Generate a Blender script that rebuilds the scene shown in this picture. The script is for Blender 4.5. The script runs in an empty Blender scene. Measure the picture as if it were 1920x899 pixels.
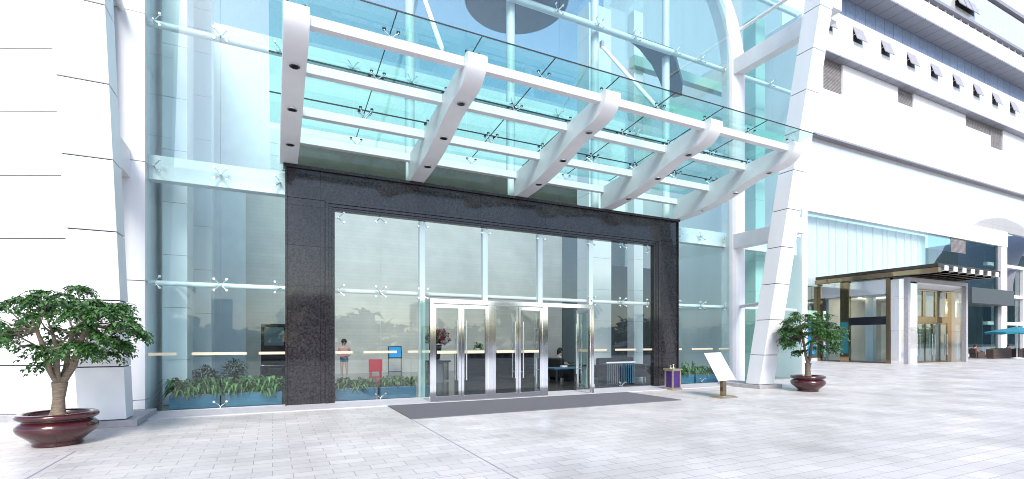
import bpy, bmesh, math, random
from mathutils import Vector, Matrix
R = math.radians
sc = bpy.context.scene
C = sc.collection
random.seed(7)

# ------------------------------------------------------------ camera, world, sun, exposure
cam = bpy.data.cameras.new('camera')
cam.sensor_width = 36.0
cam.lens = 36.0 * 919.94 / 1920
cam.shift_y = (639.83 - 449.5) / 1920
cam.clip_end = 3000
camo = bpy.data.objects.new('camera', cam)
camo.location = (0, 0, 1.5)
camo.rotation_euler = (R(90), 0, -R(26.02))
C.objects.link(camo)
sc.camera = camo

SUN_EL, SUN_AZ = 42.0, 196.0            # azimuth measured from +Y towards +X
w = bpy.data.worlds.new('World'); sc.world = w; w.use_nodes = True
nt = w.node_tree
bg = nt.nodes['Background']
sky = nt.nodes.new('ShaderNodeTexSky'); sky.sky_type = 'NISHITA'
sky.sun_disc = False
sky.sun_elevation = R(SUN_EL); sky.sun_rotation = R(SUN_AZ)
sky.air_density = 1.0; sky.dust_density = 1.0; sky.ozone_density = 1.0
nt.links.new(sky.outputs[0], bg.inputs['Color'])
bg.inputs['Strength'].default_value = 0.12
sl = bpy.data.lights.new('sun', 'SUN'); sl.energy = 2.0; sl.angle = R(22); sl.color = (1, .94, .86)
so = bpy.data.objects.new('sun', sl); C.objects.link(so)
sdir = Vector((math.sin(R(SUN_AZ)) * math.cos(R(SUN_EL)), math.cos(R(SUN_AZ)) * math.cos(R(SUN_EL)), math.sin(R(SUN_EL))))
so.rotation_euler = sdir.to_track_quat('Z', 'Y').to_euler()
sc.view_settings.view_transform = 'Standard'
sc.view_settings.look = 'None'
sc.view_settings.exposure = 1.24
sc.view_settings.gamma = 1
sc.cycles.transparent_max_bounces = 40
sc.cycles.max_bounces = 10
sc.cycles.glossy_bounces = 5
sc.cycles.use_denoising = True
sc.cycles.filter_width = 1.0
sc.cycles.sample_clamp_indirect = 6
sc.cycles.caustics_reflective = False
sc.cycles.caustics_refractive = False

# ------------------------------------------------------------ materials
M = {}
def newmat(name):
    m = bpy.data.materials.new(name); m.use_nodes = True; M[name] = m
    n = m.node_tree
    return m, n, n.nodes['Principled BSDF']
def pm(name, col, rough=.5, metal=0., coat=0., var=0., scale=6., bump=0., bscale=40., spec=.5, stretch=(1, 1, 1)):
    m, n, p = newmat(name)
    p.inputs['Base Color'].default_value = (*col, 1)
    p.inputs['Roughness'].default_value = rough
    p.inputs['Metallic'].default_value = metal
    p.inputs['Coat Weight'].default_value = coat
    p.inputs['Coat Roughness'].default_value = .05
    p.inputs['Specular IOR Level'].default_value = spec
    if var or bump:
        tc = n.nodes.new('ShaderNodeTexCoord')
        mp = n.nodes.new('ShaderNodeMapping'); mp.inputs['Scale'].default_value = stretch
        n.links.new(tc.outputs['Object'], mp.inputs[0])
    if var:
        no = n.nodes.new('ShaderNodeTexNoise'); no.inputs['Scale'].default_value = scale; no.inputs['Detail'].default_value = 6
        n.links.new(mp.outputs[0], no.inputs['Vector'])
        r = n.nodes.new('ShaderNodeValToRGB')
        r.color_ramp.elements[0].position = .3; r.color_ramp.elements[1].position = .7
        r.color_ramp.elements[0].color = (*[max(0, c * (1 - var)) for c in col], 1)
        r.color_ramp.elements[1].color = (*[min(1, c * (1 + var)) for c in col], 1)
        n.links.new(no.outputs['Fac'], r.inputs[0]); n.links.new(r.outputs[0], p.inputs['Base Color'])
    if bump:
        nb = n.nodes.new('ShaderNodeTexNoise'); nb.inputs['Scale'].default_value = bscale; nb.inputs['Detail'].default_value = 4
        n.links.new(mp.outputs[0], nb.inputs['Vector'])
        b = n.nodes.new('ShaderNodeBump'); b.inputs['Strength'].default_value = bump; b.inputs['Distance'].default_value = .01
        n.links.new(nb.outputs['Fac'], b.inputs['Height']); n.links.new(b.outputs[0], p.inputs['Normal'])
    return m
def glass(name, tint, base=.05, gain=1.0, rough=0.0, warp=0.0):
    """architectural pane: tinted see-through plus a Fresnel mirror"""
    m, n, p = newmat(name)
    n.nodes.remove(p)
    out = n.nodes['Material Output']
    tr = n.nodes.new('ShaderNodeBsdfTransparent'); tr.inputs[0].default_value = (*tint, 1)
    gl = n.nodes.new('ShaderNodeBsdfGlossy'); gl.inputs['Roughness'].default_value = rough; gl.inputs['Color'].default_value = (.93, .98, 1, 1)
    fr = n.nodes.new('ShaderNodeFresnel'); fr.inputs['IOR'].default_value = 1.5
    ma = n.nodes.new('ShaderNodeMath'); ma.operation = 'MULTIPLY_ADD'; ma.use_clamp = True
    ma.inputs[1].default_value = gain; ma.inputs[2].default_value = base
    n.links.new(fr.outputs[0], ma.inputs[0])
    # Fresnel of the back faces is wrong for a solid pane: use the geometry's own front side only
    mx = n.nodes.new('ShaderNodeMixShader')
    n.links.new(ma.outputs[0], mx.inputs[0]); n.links.new(tr.outputs[0], mx.inputs[1]); n.links.new(gl.outputs[0], mx.inputs[2])
    ge = n.nodes.new('ShaderNodeNewGeometry')
    tr2 = n.nodes.new('ShaderNodeBsdfTransparent'); tr2.inputs[0].default_value = (1, 1, 1, 1)
    m2 = n.nodes.new('ShaderNodeMixShader')
    n.links.new(ge.outputs['Backfacing'], m2.inputs[0]); n.links.new(mx.outputs[0], m2.inputs[1]); n.links.new(tr2.outputs[0], m2.inputs[2])
    n.links.new(m2.outputs[0], out.inputs['Surface'])
    if warp:
        tc = n.nodes.new('ShaderNodeTexCoord')
        no = n.nodes.new('ShaderNodeTexNoise'); no.inputs['Scale'].default_value = .45; no.inputs['Detail'].default_value = 1
        b = n.nodes.new('ShaderNodeBump'); b.inputs['Strength'].default_value = warp; b.inputs['Distance'].default_value = .05
        n.links.new(tc.outputs['Object'], no.inputs['Vector']); n.links.new(no.outputs['Fac'], b.inputs['Height'])
        n.links.new(b.outputs[0], gl.inputs['Normal'])
    return m
def brickmat(name, c1, c2, mort, bw, bh, ms, plane='XY', rough=.5, offset=.5, bump=.3, noise=.12, nscale=3., coat=0., rvar=0.):
    m, n, p = newmat(name)
    tc = n.nodes.new('ShaderNodeTexCoord'); sx = n.nodes.new('ShaderNodeSeparateXYZ'); cx = n.nodes.new('ShaderNodeCombineXYZ')
    n.links.new(tc.outputs['Object'], sx.inputs[0])
    n.links.new(sx.outputs[plane[0]], cx.inputs[0]); n.links.new(sx.outputs[plane[1]], cx.inputs[1])
    bt = n.nodes.new('ShaderNodeTexBrick'); bt.offset = offset; bt.squash = 1
    bt.inputs['Scale'].default_value = 1; bt.inputs['Brick Width'].default_value = bw; bt.inputs['Row Height'].default_value = bh
    bt.inputs['Mortar Size'].default_value = ms; bt.inputs['Mortar Smooth'].default_value = .1
    bt.inputs['Color1'].default_value = (*c1, 1); bt.inputs['Color2'].default_value = (*c2, 1); bt.inputs['Mortar'].default_value = (*mort, 1)
    n.links.new(cx.outputs[0], bt.inputs['Vector'])
    no = n.nodes.new('ShaderNodeTexNoise'); no.inputs['Scale'].default_value = nscale; no.inputs['Detail'].default_value = 8
    n.links.new(tc.outputs['Object'], no.inputs['Vector'])
    mr = n.nodes.new('ShaderNodeMapRange'); mr.inputs[1].default_value = .25; mr.inputs[2].default_value = .75
    mr.inputs[3].default_value = 1 - noise; mr.inputs[4].default_value = 1 + noise
    n.links.new(no.outputs['Fac'], mr.inputs[0])
    mu = n.nodes.new('ShaderNodeMix'); mu.data_type = 'RGBA'; mu.blend_type = 'MULTIPLY'; mu.inputs[0].default_value = 1
    n.links.new(bt.outputs['Color'], mu.inputs[6]); n.links.new(mr.outputs[0], mu.inputs[7])
    n.links.new(mu.outputs[2], p.inputs['Base Color'])
    p.inputs['Roughness'].default_value = rough; p.inputs['Coat Weight'].default_value = coat
    if rvar:
        n2 = n.nodes.new('ShaderNodeTexNoise'); n2.inputs['Scale'].default_value = .7; n2.inputs['Detail'].default_value = 5
        n.links.new(tc.outputs['Object'], n2.inputs['Vector'])
        m3 = n.nodes.new('ShaderNodeMapRange'); m3.inputs[1].default_value = .35; m3.inputs[2].default_value = .65
        m3.inputs[3].default_value = rough - rvar; m3.inputs[4].default_value = rough + rvar
        n.links.new(n2.outputs['Fac'], m3.inputs[0]); n.links.new(m3.outputs[0], p.inputs['Roughness'])
    if bump:
        b = n.nodes.new('ShaderNodeBump'); b.inputs['Strength'].default_value = bump; b.inputs['Distance'].default_value = .004
        inv = n.nodes.new('ShaderNodeMath'); inv.operation = 'SUBTRACT'; inv.inputs[0].default_value = 1
        n.links.new(bt.outputs['Fac'], inv.inputs[1]); n.links.new(inv.outputs[0], b.inputs['Height']); n.links.new(b.outputs[0], p.inputs['Normal'])
    return m

pm('white_clad', (.79, .80, .825), .35, var=.035, scale=1.6, coat=.15, stretch=(1, 1, .12))
pm('white_paint', (.76, .76, .78), .4, var=.05, scale=2.2, bump=.04, bscale=9)
pm('joint_dark', (.04, .04, .06), .8)
pm('joint_grey', (.30, .30, .34), .8)
glass('glass_clear', (.83, .97, .96), base=.0, gain=1.0, warp=.02)
glass('glass_upper', (.77, .94, .93), base=.10, gain=1.2, warp=.02)
glass('glass_portal', (.88, .91, .90), base=.045, gain=1.1, warp=.02)
glass('glass_canopy', (.57, .82, .79), base=.03, gain=.8)
glass('glass_door', (.74, .77, .76), base=.03, gain=1.0)
glass('glass_inner', (.72, .93, .90), base=.08, gain=1.2)
glass('glass_teal_dark', (.42, .66, .62), base=.16, gain=1.3, warp=.05)
glass('glass_pale', (.86, .96, .95), base=.10, gain=1., warp=.03)
pm('steel', (.75, .76, .78), .18, metal=1)
pm('chrome', (.86, .86, .88), .09, metal=1)
pm('white_metal', (.80, .83, .84), .3)
pm('rubber', (.015, .015, .02), .5)
pm('brass', (.70, .62, .45), .45, metal=.5)
pm('gold', (.52, .44, .30), .3, metal=.8, var=.15, scale=20)
pm('bronze', (.30, .22, .13), .08, metal=1, bump=.25, bscale=1.5)
pm('bronze_dark', (.06, .05, .04), .2, metal=.6)
pm('purple', (.05, .015, .14), .3, var=.5, scale=25)
pm('sash_grey', (.36, .36, .40), .35)
pm('soffit_grey', (.25, .26, .31), .6)
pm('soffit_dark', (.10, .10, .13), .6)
pm('stone_plinth', (.36, .35, .37), .6, var=.15, scale=8)
pm('step_stone', (.50, .49, .52), .45, var=.08, scale=5)
pm('mat_grey', (.115, .115, .13), .95, var=.12, scale=60, bump=.5, bscale=250)
pm('concrete_disc', (.07, .12, .10), .7, var=.08)
pm('teal_metal', (.35, .55, .50), .35)
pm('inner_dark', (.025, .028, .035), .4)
pm('brown_board', (.07, .062, .05), .35, var=.15, scale=3)
pm('soil', (.05, .035, .025), .95, var=.4, scale=40, bump=.8)
pm('pot_glaze', (.050, .007, .009), .16, coat=.5, var=.25, scale=5)
pm('bark', (.20, .155, .115), .85, var=.35, scale=14, bump=.7, bscale=30, stretch=(1, 1, 4))
pm('red', (.55, .01, .02), .35)
pm('blue_bright', (.02, .32, .75), .35)
pm('blue_deep', (.01, .06, .45), .3)
pm('planter_blue', (.045, .14, .23), .5, var=.2, scale=4, stretch=(1, 1, 12))
pm('black_leather', (.012, .012, .015), .4)
pm('black_gloss', (.012, .014, .02), .12)
pm('screen', (.10, .14, .16), .08)
pm('skin', (.55, .34, .26), .55)
pm('hair', (.015, .012, .012), .5)
pm('pink', (.72, .26, .30), .8)
pm('denim', (.12, .18, .30), .85)
pm('patterned', (.45, .42, .42), .8, var=.7, scale=25)
pm('dark_cloth', (.02, .02, .025), .8)
pm('green_shirt', (.05, .22, .08), .8)
pm('teal_canvas', (.02, .20, .28), .7)
pm('wicker', (.055, .035, .028), .7, var=.4, scale=20, stretch=(1, 1, 6))
pm('teal_wall', (.10, .17, .16), .7, var=.2, scale=1)
pm('grey_box', (.06, .075, .08), .6)
pm('asphalt', (.05, .05, .055), .9, var=.15, scale=8)
pm('hill_rock', (.035, .045, .07), .9, var=.3, scale=.05)
pm('dome_metal', (.30, .29, .31), .45, var=.06, scale=.6)
pm('grey_concrete', (.26, .26, .28), .8, var=.1)
pm('flower_pink', (.60, .08, .16), .6)
pm('flower_white', (.75, .75, .7), .6)
pm('car_dark', (.03, .03, .04), .15, coat=1)
pm('car_white', (.7, .7, .7), .2, coat=1)
pm('car_red', (.35, .02, .02), .2, coat=1)
pm('tyre', (.015, .015, .015), .9)
brickmat('paving', (.57, .545, .535), (.49, .468, .46), (.30, .29, .285), .42, .21, .005, rough=.42, noise=.19, nscale=.8, bump=.5, rvar=.14)
brickmat('white_panels', (.80, .81, .835), (.78, .79, .82), (.60, .63, .67), 1.32, 2.2, .012, plane='XZ', rough=.35, offset=0, bump=.1, noise=.015)
brickmat('soffit_panels', (.27, .28, .33), (.25, .26, .31), (.08, .08, .11), 1.35, 9, .03, plane='XY', rough=.5, offset=0, noise=.05)
brickmat('louvre', (.26, .235, .23), (.20, .185, .185), (.06, .055, .06), 3.1, .105, .02, plane='XZ', rough=.6, offset=.37, noise=.25, nscale=4)
brickmat('travertine', (.54, .505, .49), (.505, .47, .455), (.45, .42, .405), 7.0, .16, .006, plane='XZ', rough=.4, noise=.10, nscale=1.4, bump=.2, offset=.37)
brickmat('lobby_tile', (.10, .092, .085), (.085, .08, .075), (.05, .045, .04), .8, .8, .005, rough=.16, offset=0, noise=.1, coat=.3)
brickmat('granite', (.0195, .0185, .0195), (.0160, .0152, .0162), (.004, .004, .004), 1.02, .93, .005, plane='XZ', rough=.07, offset=0, noise=.0, bump=.2)
def paving_wear():        # broad damp stains and small dark spots in the stone itself
    n = M['paving'].node_tree; p = n.nodes['Principled BSDF']
    src = p.inputs['Base Color'].links[0].from_socket
    tc = n.nodes.new('ShaderNodeTexCoord')
    no = n.nodes.new('ShaderNodeTexNoise'); no.inputs['Scale'].default_value = .33; no.inputs['Detail'].default_value = 11; no.inputs['Roughness'].default_value = .62
    n.links.new(tc.outputs['Object'], no.inputs['Vector'])
    a = n.nodes.new('ShaderNodeMapRange'); a.inputs[1].default_value = .52; a.inputs[2].default_value = .68; a.inputs[3].default_value = 1; a.inputs[4].default_value = .84
    n.links.new(no.outputs['Fac'], a.inputs[0])
    vo = n.nodes.new('ShaderNodeTexVoronoi'); vo.inputs['Scale'].default_value = 1.3
    n.links.new(tc.outputs['Object'], vo.inputs['Vector'])
    b = n.nodes.new('ShaderNodeMapRange'); b.inputs[1].default_value = .025; b.inputs[2].default_value = .05; b.inputs[3].default_value = .72; b.inputs[4].default_value = 1
    n.links.new(vo.outputs['Distance'], b.inputs[0])
    m = n.nodes.new('ShaderNodeMath'); m.operation = 'MULTIPLY'
    n.links.new(a.outputs[0], m.inputs[0]); n.links.new(b.outputs[0], m.inputs[1])
    mu = n.nodes.new('ShaderNodeMix'); mu.data_type = 'RGBA'; mu.blend_type = 'MULTIPLY'; mu.inputs[0].default_value = 1
    n.links.new(src, mu.inputs[6]); n.links.new(m.outputs[0], mu.inputs[7]); n.links.new(mu.outputs[2], p.inputs['Base Color'])
paving_wear()
def granite_speckle():
    n = M['granite'].node_tree; p = n.nodes['Principled BSDF']
    src = p.inputs['Base Color'].links[0].from_socket
    tc = n.nodes.new('ShaderNodeTexCoord')
    no = n.nodes.new('ShaderNodeTexNoise'); no.inputs['Scale'].default_value = 24; no.inputs['Detail'].default_value = 8; no.inputs['Roughness'].default_value = .8
    n.links.new(tc.outputs['Object'], no.inputs['Vector'])
    cr = n.nodes.new('ShaderNodeValToRGB'); cr.color_ramp.elements[0].position = .38; cr.color_ramp.elements[1].position = .66
    cr.color_ramp.elements[0].color = (.25, .23, .25, 1); cr.color_ramp.elements[1].color = (2.7, 2.7, 3.0, 1)
    n.links.new(no.outputs['Fac'], cr.inputs[0])
    mu = n.nodes.new('ShaderNodeMix'); mu.data_type = 'RGBA'; mu.blend_type = 'MULTIPLY'; mu.inputs[0].default_value = 1
    n.links.new(src, mu.inputs[6]); n.links.new(cr.outputs[0], mu.inputs[7]); n.links.new(mu.outputs[2], p.inputs['Base Color'])
    p.inputs['Specular IOR Level'].default_value = .45
granite_speckle()
def mirror_white():
    m, n, p = newmat('white_glass_skin')      # pale back-painted glass: white body under a strong mirror
    tc = n.nodes.new('ShaderNodeTexCoord'); sx = n.nodes.new('ShaderNodeSeparateXYZ'); cx = n.nodes.new('ShaderNodeCombineXYZ')
    n.links.new(tc.outputs['Object'], sx.inputs[0]); n.links.new(sx.outputs['X'], cx.inputs[0]); n.links.new(sx.outputs['Z'], cx.inputs[1])
    bt = n.nodes.new('ShaderNodeTexBrick'); bt.offset = 0
    bt.inputs['Scale'].default_value = 1; bt.inputs['Brick Width'].default_value = 1.32; bt.inputs['Row Height'].default_value = 2.2
    bt.inputs['Mortar Size'].default_value = .012
    bt.inputs['Color1'].default_value = (.86, .86, .86, 1); bt.inputs['Color2'].default_value = (.83, .84, .84, 1); bt.inputs['Mortar'].default_value = (.5, .56, .58, 1)
    n.links.new(cx.outputs[0], bt.inputs['Vector'])
    n.links.new(bt.outputs['Color'], p.inputs['Base Color']); p.inputs['Roughness'].default_value = .5
    gl = n.nodes.new('ShaderNodeBsdfGlossy'); gl.inputs['Roughness'].default_value = .02; gl.inputs['Color'].default_value = (1, .94, .88, 1)
    mx = n.nodes.new('ShaderNodeMixShader'); mx.inputs[0].default_value = .58
    n.links.new(p.outputs[0], mx.inputs[1]); n.links.new(gl.outputs[0], mx.inputs[2])
    n.links.new(mx.outputs[0], n.nodes['Material Output'].inputs['Surface'])
mirror_white()
m_, n_, p_ = newmat('lamp_glow'); p_.inputs['Emission Color'].default_value = (1, .8, .5, 1); p_.inputs['Emission Strength'].default_value = 8
def leafmat(name, c0, c1):
    m, n, p = newmat(name)
    ge = n.nodes.new('ShaderNodeNewGeometry')
    r = n.nodes.new('ShaderNodeValToRGB')
    r.color_ramp.elements[0].color = (*c0, 1); r.color_ramp.elements[1].color = (*c1, 1)
    n.links.new(ge.outputs['Random Per Island'], r.inputs[0]); n.links.new(r.outputs[0], p.inputs['Base Color'])
    p.inputs['Roughness'].default_value = .38
    tl = n.nodes.new('ShaderNodeBsdfTranslucent'); n.links.new(r.outputs[0], tl.inputs['Color'])
    mx = n.nodes.new('ShaderNodeMixShader'); mx.inputs[0].default_value = .25
    n.links.new(p.outputs[0], mx.inputs[1]); n.links.new(tl.outputs[0], mx.inputs[2])
    n.links.new(mx.outputs[0], n.nodes['Material Output'].inputs['Surface'])
leafmat('leaf_tree', (.016, .06, .016), (.085, .21, .05))
leafmat('leaf_fern', (.02, .07, .02), (.20, .33, .12))
leafmat('leaf_dark', (.012, .04, .012), (.035, .09, .025))

# ------------------------------------------------------------ mesh helpers
class MB:
    def __init__(s): s.v = []; s.f = []; s.mi = []; s.sm = []
    def add(s, vs, fs, mi=0, smooth=False):
        o = len(s.v); s.v += [tuple(x) for x in vs]
        for f in fs: s.f.append(tuple(i + o for i in f)); s.mi.append(mi); s.sm.append(smooth)
        return s
    def box(s, x0, x1, y0, y1, z0, z1, mi=0):
        vs = [(x, y, z) for z in (z0, z1) for y in (y0, y1) for x in (x0, x1)]
        return s.add(vs, [(0, 2, 3, 1), (4, 5, 7, 6), (0, 1, 5, 4), (2, 6, 7, 3), (0, 4, 6, 2), (1, 3, 7, 5)], mi)
    def hexa(s, vs, mi=0):      # 8 corners in box order
        return s.add(vs, [(0, 2, 3, 1), (4, 5, 7, 6), (0, 1, 5, 4), (2, 6, 7, 3), (0, 4, 6, 2), (1, 3, 7, 5)], mi)
    def obox(s, c, ax, ay, az, mi=0):   # centre and half axes
        c = Vector(c); ax = Vector(ax); ay = Vector(ay); az = Vector(az)
        return s.hexa([c + i * ax + j * ay + k * az for k in (-1, 1) for j in (-1, 1) for i in (-1, 1)], mi)
    def prismX(s, prof, x0, x1, mi=0, smooth=False):   # profile in (y, z)
        n = len(prof)
        vs = [(x0, y, z) for y, z in prof] + [(x1, y, z) for y, z in prof]
        s.add(vs, [(i, i + n, (i + 1) % n + n, (i + 1) % n) for i in range(n)], mi, smooth)
        s.add(vs, [tuple(range(n)), tuple(range(2 * n - 1, n - 1, -1))], mi)
        return s
    def tube(s, pts, r, n=10, mi=0, caps=True):
        pts = [Vector(p) for p in pts]
        rs = r if isinstance(r, (list, tuple)) else [r] * len(pts)
        vs = []; up = None
        for i, p in enumerate(pts):
            d = (pts[min(i + 1, len(pts) - 1)] - pts[max(i - 1, 0)]).normalized()
            if up is None or abs(up.dot(d)) > .95:
                up = Vector((0, 0, 1)) if abs(d.z) < .9 else Vector((1, 0, 0))
            a = d.cross(up).normalized(); b = a.cross(d).normalized(); up = b
            for k in range(n):
                t = 2 * math.pi * k / n
                vs.append(p + (a * math.cos(t) + b * math.sin(t)) * rs[i])
        fs = []
        for i in range(len(pts) - 1):
            for k in range(n):
                k2 = (k + 1) % n
                fs.append((i * n + k, i * n + k2, (i + 1) * n + k2, (i + 1) * n + k))
        s.add(vs, fs, mi, True)
        if caps:
            m = len(pts) - 1
            s.add(vs, [tuple(range(n - 1, -1, -1)), tuple(range(m * n, m * n + n))], mi)
        return s
    def lathe(s, prof, c=(0, 0, 0), n=40, mi=0, smooth=True):   # profile (r, z)
        vs = []
        for r, z in prof:
            for k in range(n):
                t = 2 * math.pi * k / n
                vs.append((c[0] + r * math.cos(t), c[1] + r * math.sin(t), c[2] + z))
        fs = []
        for i in range(len(prof) - 1):
            for k in range(n):
                k2 = (k + 1) % n
                fs.append((i * n + k, i * n + k2, (i + 1) * n + k2, (i + 1) * n + k))
        return s.add(vs, fs, mi, smooth)
    def ball(s, c, r, n=10, m=6, mi=0, sz=1.):
        prof = [(max(1e-4, r * math.sin(math.pi * i / m)), -r * sz * math.cos(math.pi * i / m)) for i in range(m + 1)]
        return s.lathe(prof, c, n, mi)
    def build(s, name, mats, parent=None, bevel=0.):
        me = bpy.data.meshes.new(name)
        me.from_pydata([tuple(v) for v in s.v], [], s.f)
        if not isinstance(mats, (list, tuple)): mats = [mats]
        for m in mats: me.materials.append(M[m])
        me.polygons.foreach_set('material_index', s.mi)
        me.polygons.foreach_set('use_smooth', s.sm)
        me.update()
        o = bpy.data.objects.new(name, me); C.objects.link(o)
        if parent:
            o.parent = parent
            o.matrix_parent_inverse = Matrix.Identity(4)
        if bevel:
            b = o.modifiers.new('bevel', 'BEVEL'); b.width = bevel; b.segments = 2; b.limit_method = 'ANGLE'
        return o
def tag(o, label, cat, group=None):
    o['label'] = label; o['category'] = cat
    if group: o['group'] = group
    return o
def thing(name, label, cat, loc=(0, 0, 0), rz=0., group=None):
    o = bpy.data.objects.new(name, None); C.objects.link(o); o.empty_display_size = .2
    o.location = loc; o.rotation_euler = (0, 0, rz)
    return tag(o, label, cat, group)
def struct(name, mb, mat):
    o = mb.build(name, mat); o['kind'] = 'structure'; return o
def dup(o, parent=None, loc=None, rz=None, label=None):
    c = o.copy(); C.objects.link(c)
    if parent is not None: c.parent = parent
    if loc is not None: c.location = loc
    if rz is not None: c.rotation_euler = (0, 0, rz)
    if label: c['label'] = label
    for ch in list(o.children): dup(ch, c)
    return c
def put(me_obj, parent, loc, rot=None, scale=None):        # a further copy of one part
    c = me_obj.copy(); C.objects.link(c); c.parent = parent; c.location = loc
    if rot: c.rotation_euler = rot
    if scale: c.scale = scale
    return c

# ------------------------------------------------------------ ground
g = MB().add([(-500, -500, 0), (700, -500, 0), (700, 300, 0), (-500, 300, 0)], [(0, 1, 2, 3)])
struct('plaza_paving', g, 'paving')
g = MB().add([(-400, -200, .004), (600, -200, .004), (600, -16, .004), (-400, -16, .004)], [(0, 1, 2, 3)])
struct('car_park_asphalt', g, 'asphalt')
g = MB()
g.box(2.385, 2.405, -6, 9.26, -.01, .004); g.box(-2.42, -2.40, -6, 8.6, -.01, .004)
g.box(2.41, 70, 7.02, 7.03, -.01, .003); g.box(-2.40, 2.38, 5.18, 5.188, -.01, .003); g.box(9.9, 9.912, 7.03, 30, -.01, .003)
struct('expansion_joint', g, 'joint_grey')
g = MB()
g.box(-3.4, 15.6, 11.42, 12.5, -.05, .02)
struct('entrance_step', g, 'step_stone')
mt = MB().box(2.38, 9.3, 9.28, 11.40, .0, .016).build('entrance_mat', 'mat_grey')
tag(mt, 'long dark grey ribbed door mat laid before the glass doors', 'door mat')

# ------------------------------------------------------------ main glass building
FY = 12.5
hall = thing('glass_fronted_building', 'tall teal glass fronted building with white leaning piers and dark granite portal', 'building', (6.3, 12.5, 0))
def part(mb, name, mat, parent, bevel=0., label=None):
    o = mb.build(name, mat, parent, bevel)
    loc = Vector((0, 0, 0)); p = parent
    off = Vector(parent.get('_off', (0, 0, 0)))
    o.location = -off
    if label: o['label'] = label
    return o
hall['_off'] = (6.3, 12.5, 0.0)
def pp(mb, name, mat, parent=None, bevel=0., label=None): return part(mb, name, mat, parent or hall, bevel, label)

# angled white wall on the left, in courses
def clad_strip(mb, z0, joints, ztop, maker):
    zs = [z0] + joints + [ztop]
    for a, b in zip(zs[:-1], zs[1:]):
        maker(a + .012, b - .012)
d = Vector((-.898, .440, 0)); nrm = Vector((-.440, -.898, 0))
a0 = Vector((-3.0, 11.70, 0))
mb = MB()
def mk(za, zb):
    for t0, t1 in ((-.05, 7.0),):
        c = a0 + d * ((t0 + t1) / 2) - nrm * .1; c.z = (za + zb) / 2
        mb.obox(c, d * ((t1 - t0) / 2), -nrm * .1, Vector((0, 0, (zb - za) / 2)), 0)
clad_strip(mb, .12, [1.04 + 1.19 * k for k in range(10)], 12.6, mk)
c = a0 + d * 3.475 - nrm * .16; c.z = 6.3
mb.obox(c, d * 3.5, -nrm * .13, Vector((0, 0, 6.28)), 1)
pp(mb, 'side_wall', ['white_clad', 'joint_dark'])
mb = MB()
c = a0 + d * 3.5 + nrm * .03; c.z = .055; mb.obox(c, d * 3.9, nrm * .1, Vector((0, 0, .065)))
mb.box(-3.0, -2.14, 10.66, 12.3, 0, .115)
pp(mb, 'wall_plinth', 'stone_plinth', bevel=.008)
# leaning piers
def pier(x0, x1, yb, depth, slope, joints, ztop, taper=0.):
    mb = MB()
    def yf(z): return yb - slope * (z - .12)
    zs = [.12] + joints + [ztop]
    for za, zb in zip(zs[:-1], zs[1:]):
        a, b = za + .010, zb - .010
        vs = []
        for z in (a, b):
            k = taper * (z - .12)
            for y in (yf(z), yf(z) + depth):
                for x in (x0, x1 - k): vs.append((x, y, z))
        mb.hexa(vs, 0)
    vs = []
    for z in (.125, ztop - .02):
        k = taper * (z - .12)
        for y in (yf(z) + .025, yf(z) + depth - .025):
            for x in (x0 + .025, x1 - k - .025): vs.append((x, y, z))
    mb.hexa(vs, 1)
    return mb
pj = [1.06 + 1.095 * k for k in range(11)]
pp(pier(13.75, 14.43, 10.44, .5, .176, pj, 13.6, .012), 'leaning_pier', ['white_clad', 'joint_dark'], bevel=.006, label='white clad pier leaning out on the right of the doors')
pp(pier(-2.97, -2.31, 10.73, .5, .187, [1.06 + 1.12 * k for k in range(10)], 12.6), 'leaning_pier', ['white_clad', 'joint_dark'], bevel=.006, label='white clad pier leaning out on the left of the doors')
pp(MB().box(13.66, 14.72, 10.36, 11.98, 0, .115), 'pier_plinth', 'stone_plinth', bevel=.008)
# white jamb left, round white column right
mb = MB()
for za, zb in ((.06, .28), (.294, 2.735), (2.749, 5.19), (5.204, 8.24), (8.254, 11.3), (11.314, 14.4)):
    mb.box(-3.05, -2.36, 12.40, 12.9, za, zb, 0)
mb.box(-3.03, -2.38, 12.42, 12.88, .02, 14.39, 1)
pp(mb, 'glass_jamb', ['white_clad', 'joint_dark'])
mb = MB()
prof = [(14.86 + .33 - .33 * math.cos(t), 12.5 - .28 * math.sin(t)) for t in [math.pi * i / 8 for i in range(9)]]
def arch(z):     # the rib bends back over the top of the hall
    return 0 if z < 11.2 else .095 * (z - 11.2) ** 2
zs = [.03, 2.7, 5.2, 8.2, 11.0, 11.5, 12, 12.5, 13, 13.5, 14, 14.6]
n = len(prof) + 2
vs = []
for z in zs:
    for x, y in prof + [(15.52, 12.85), (14.86, 12.85)]:
        vs.append((x - arch(z) * .55, y + arch(z) * .4, z))
fs = [(i * n + k, i * n + (k + 1) % n, (i + 1) * n + (k + 1) % n, (i + 1) * n + k) for i in range(len(zs) - 1) for k in range(n)]
mb.add(vs, fs, 0, False)
pp(mb, 'corner_column', 'white_paint')
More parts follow.
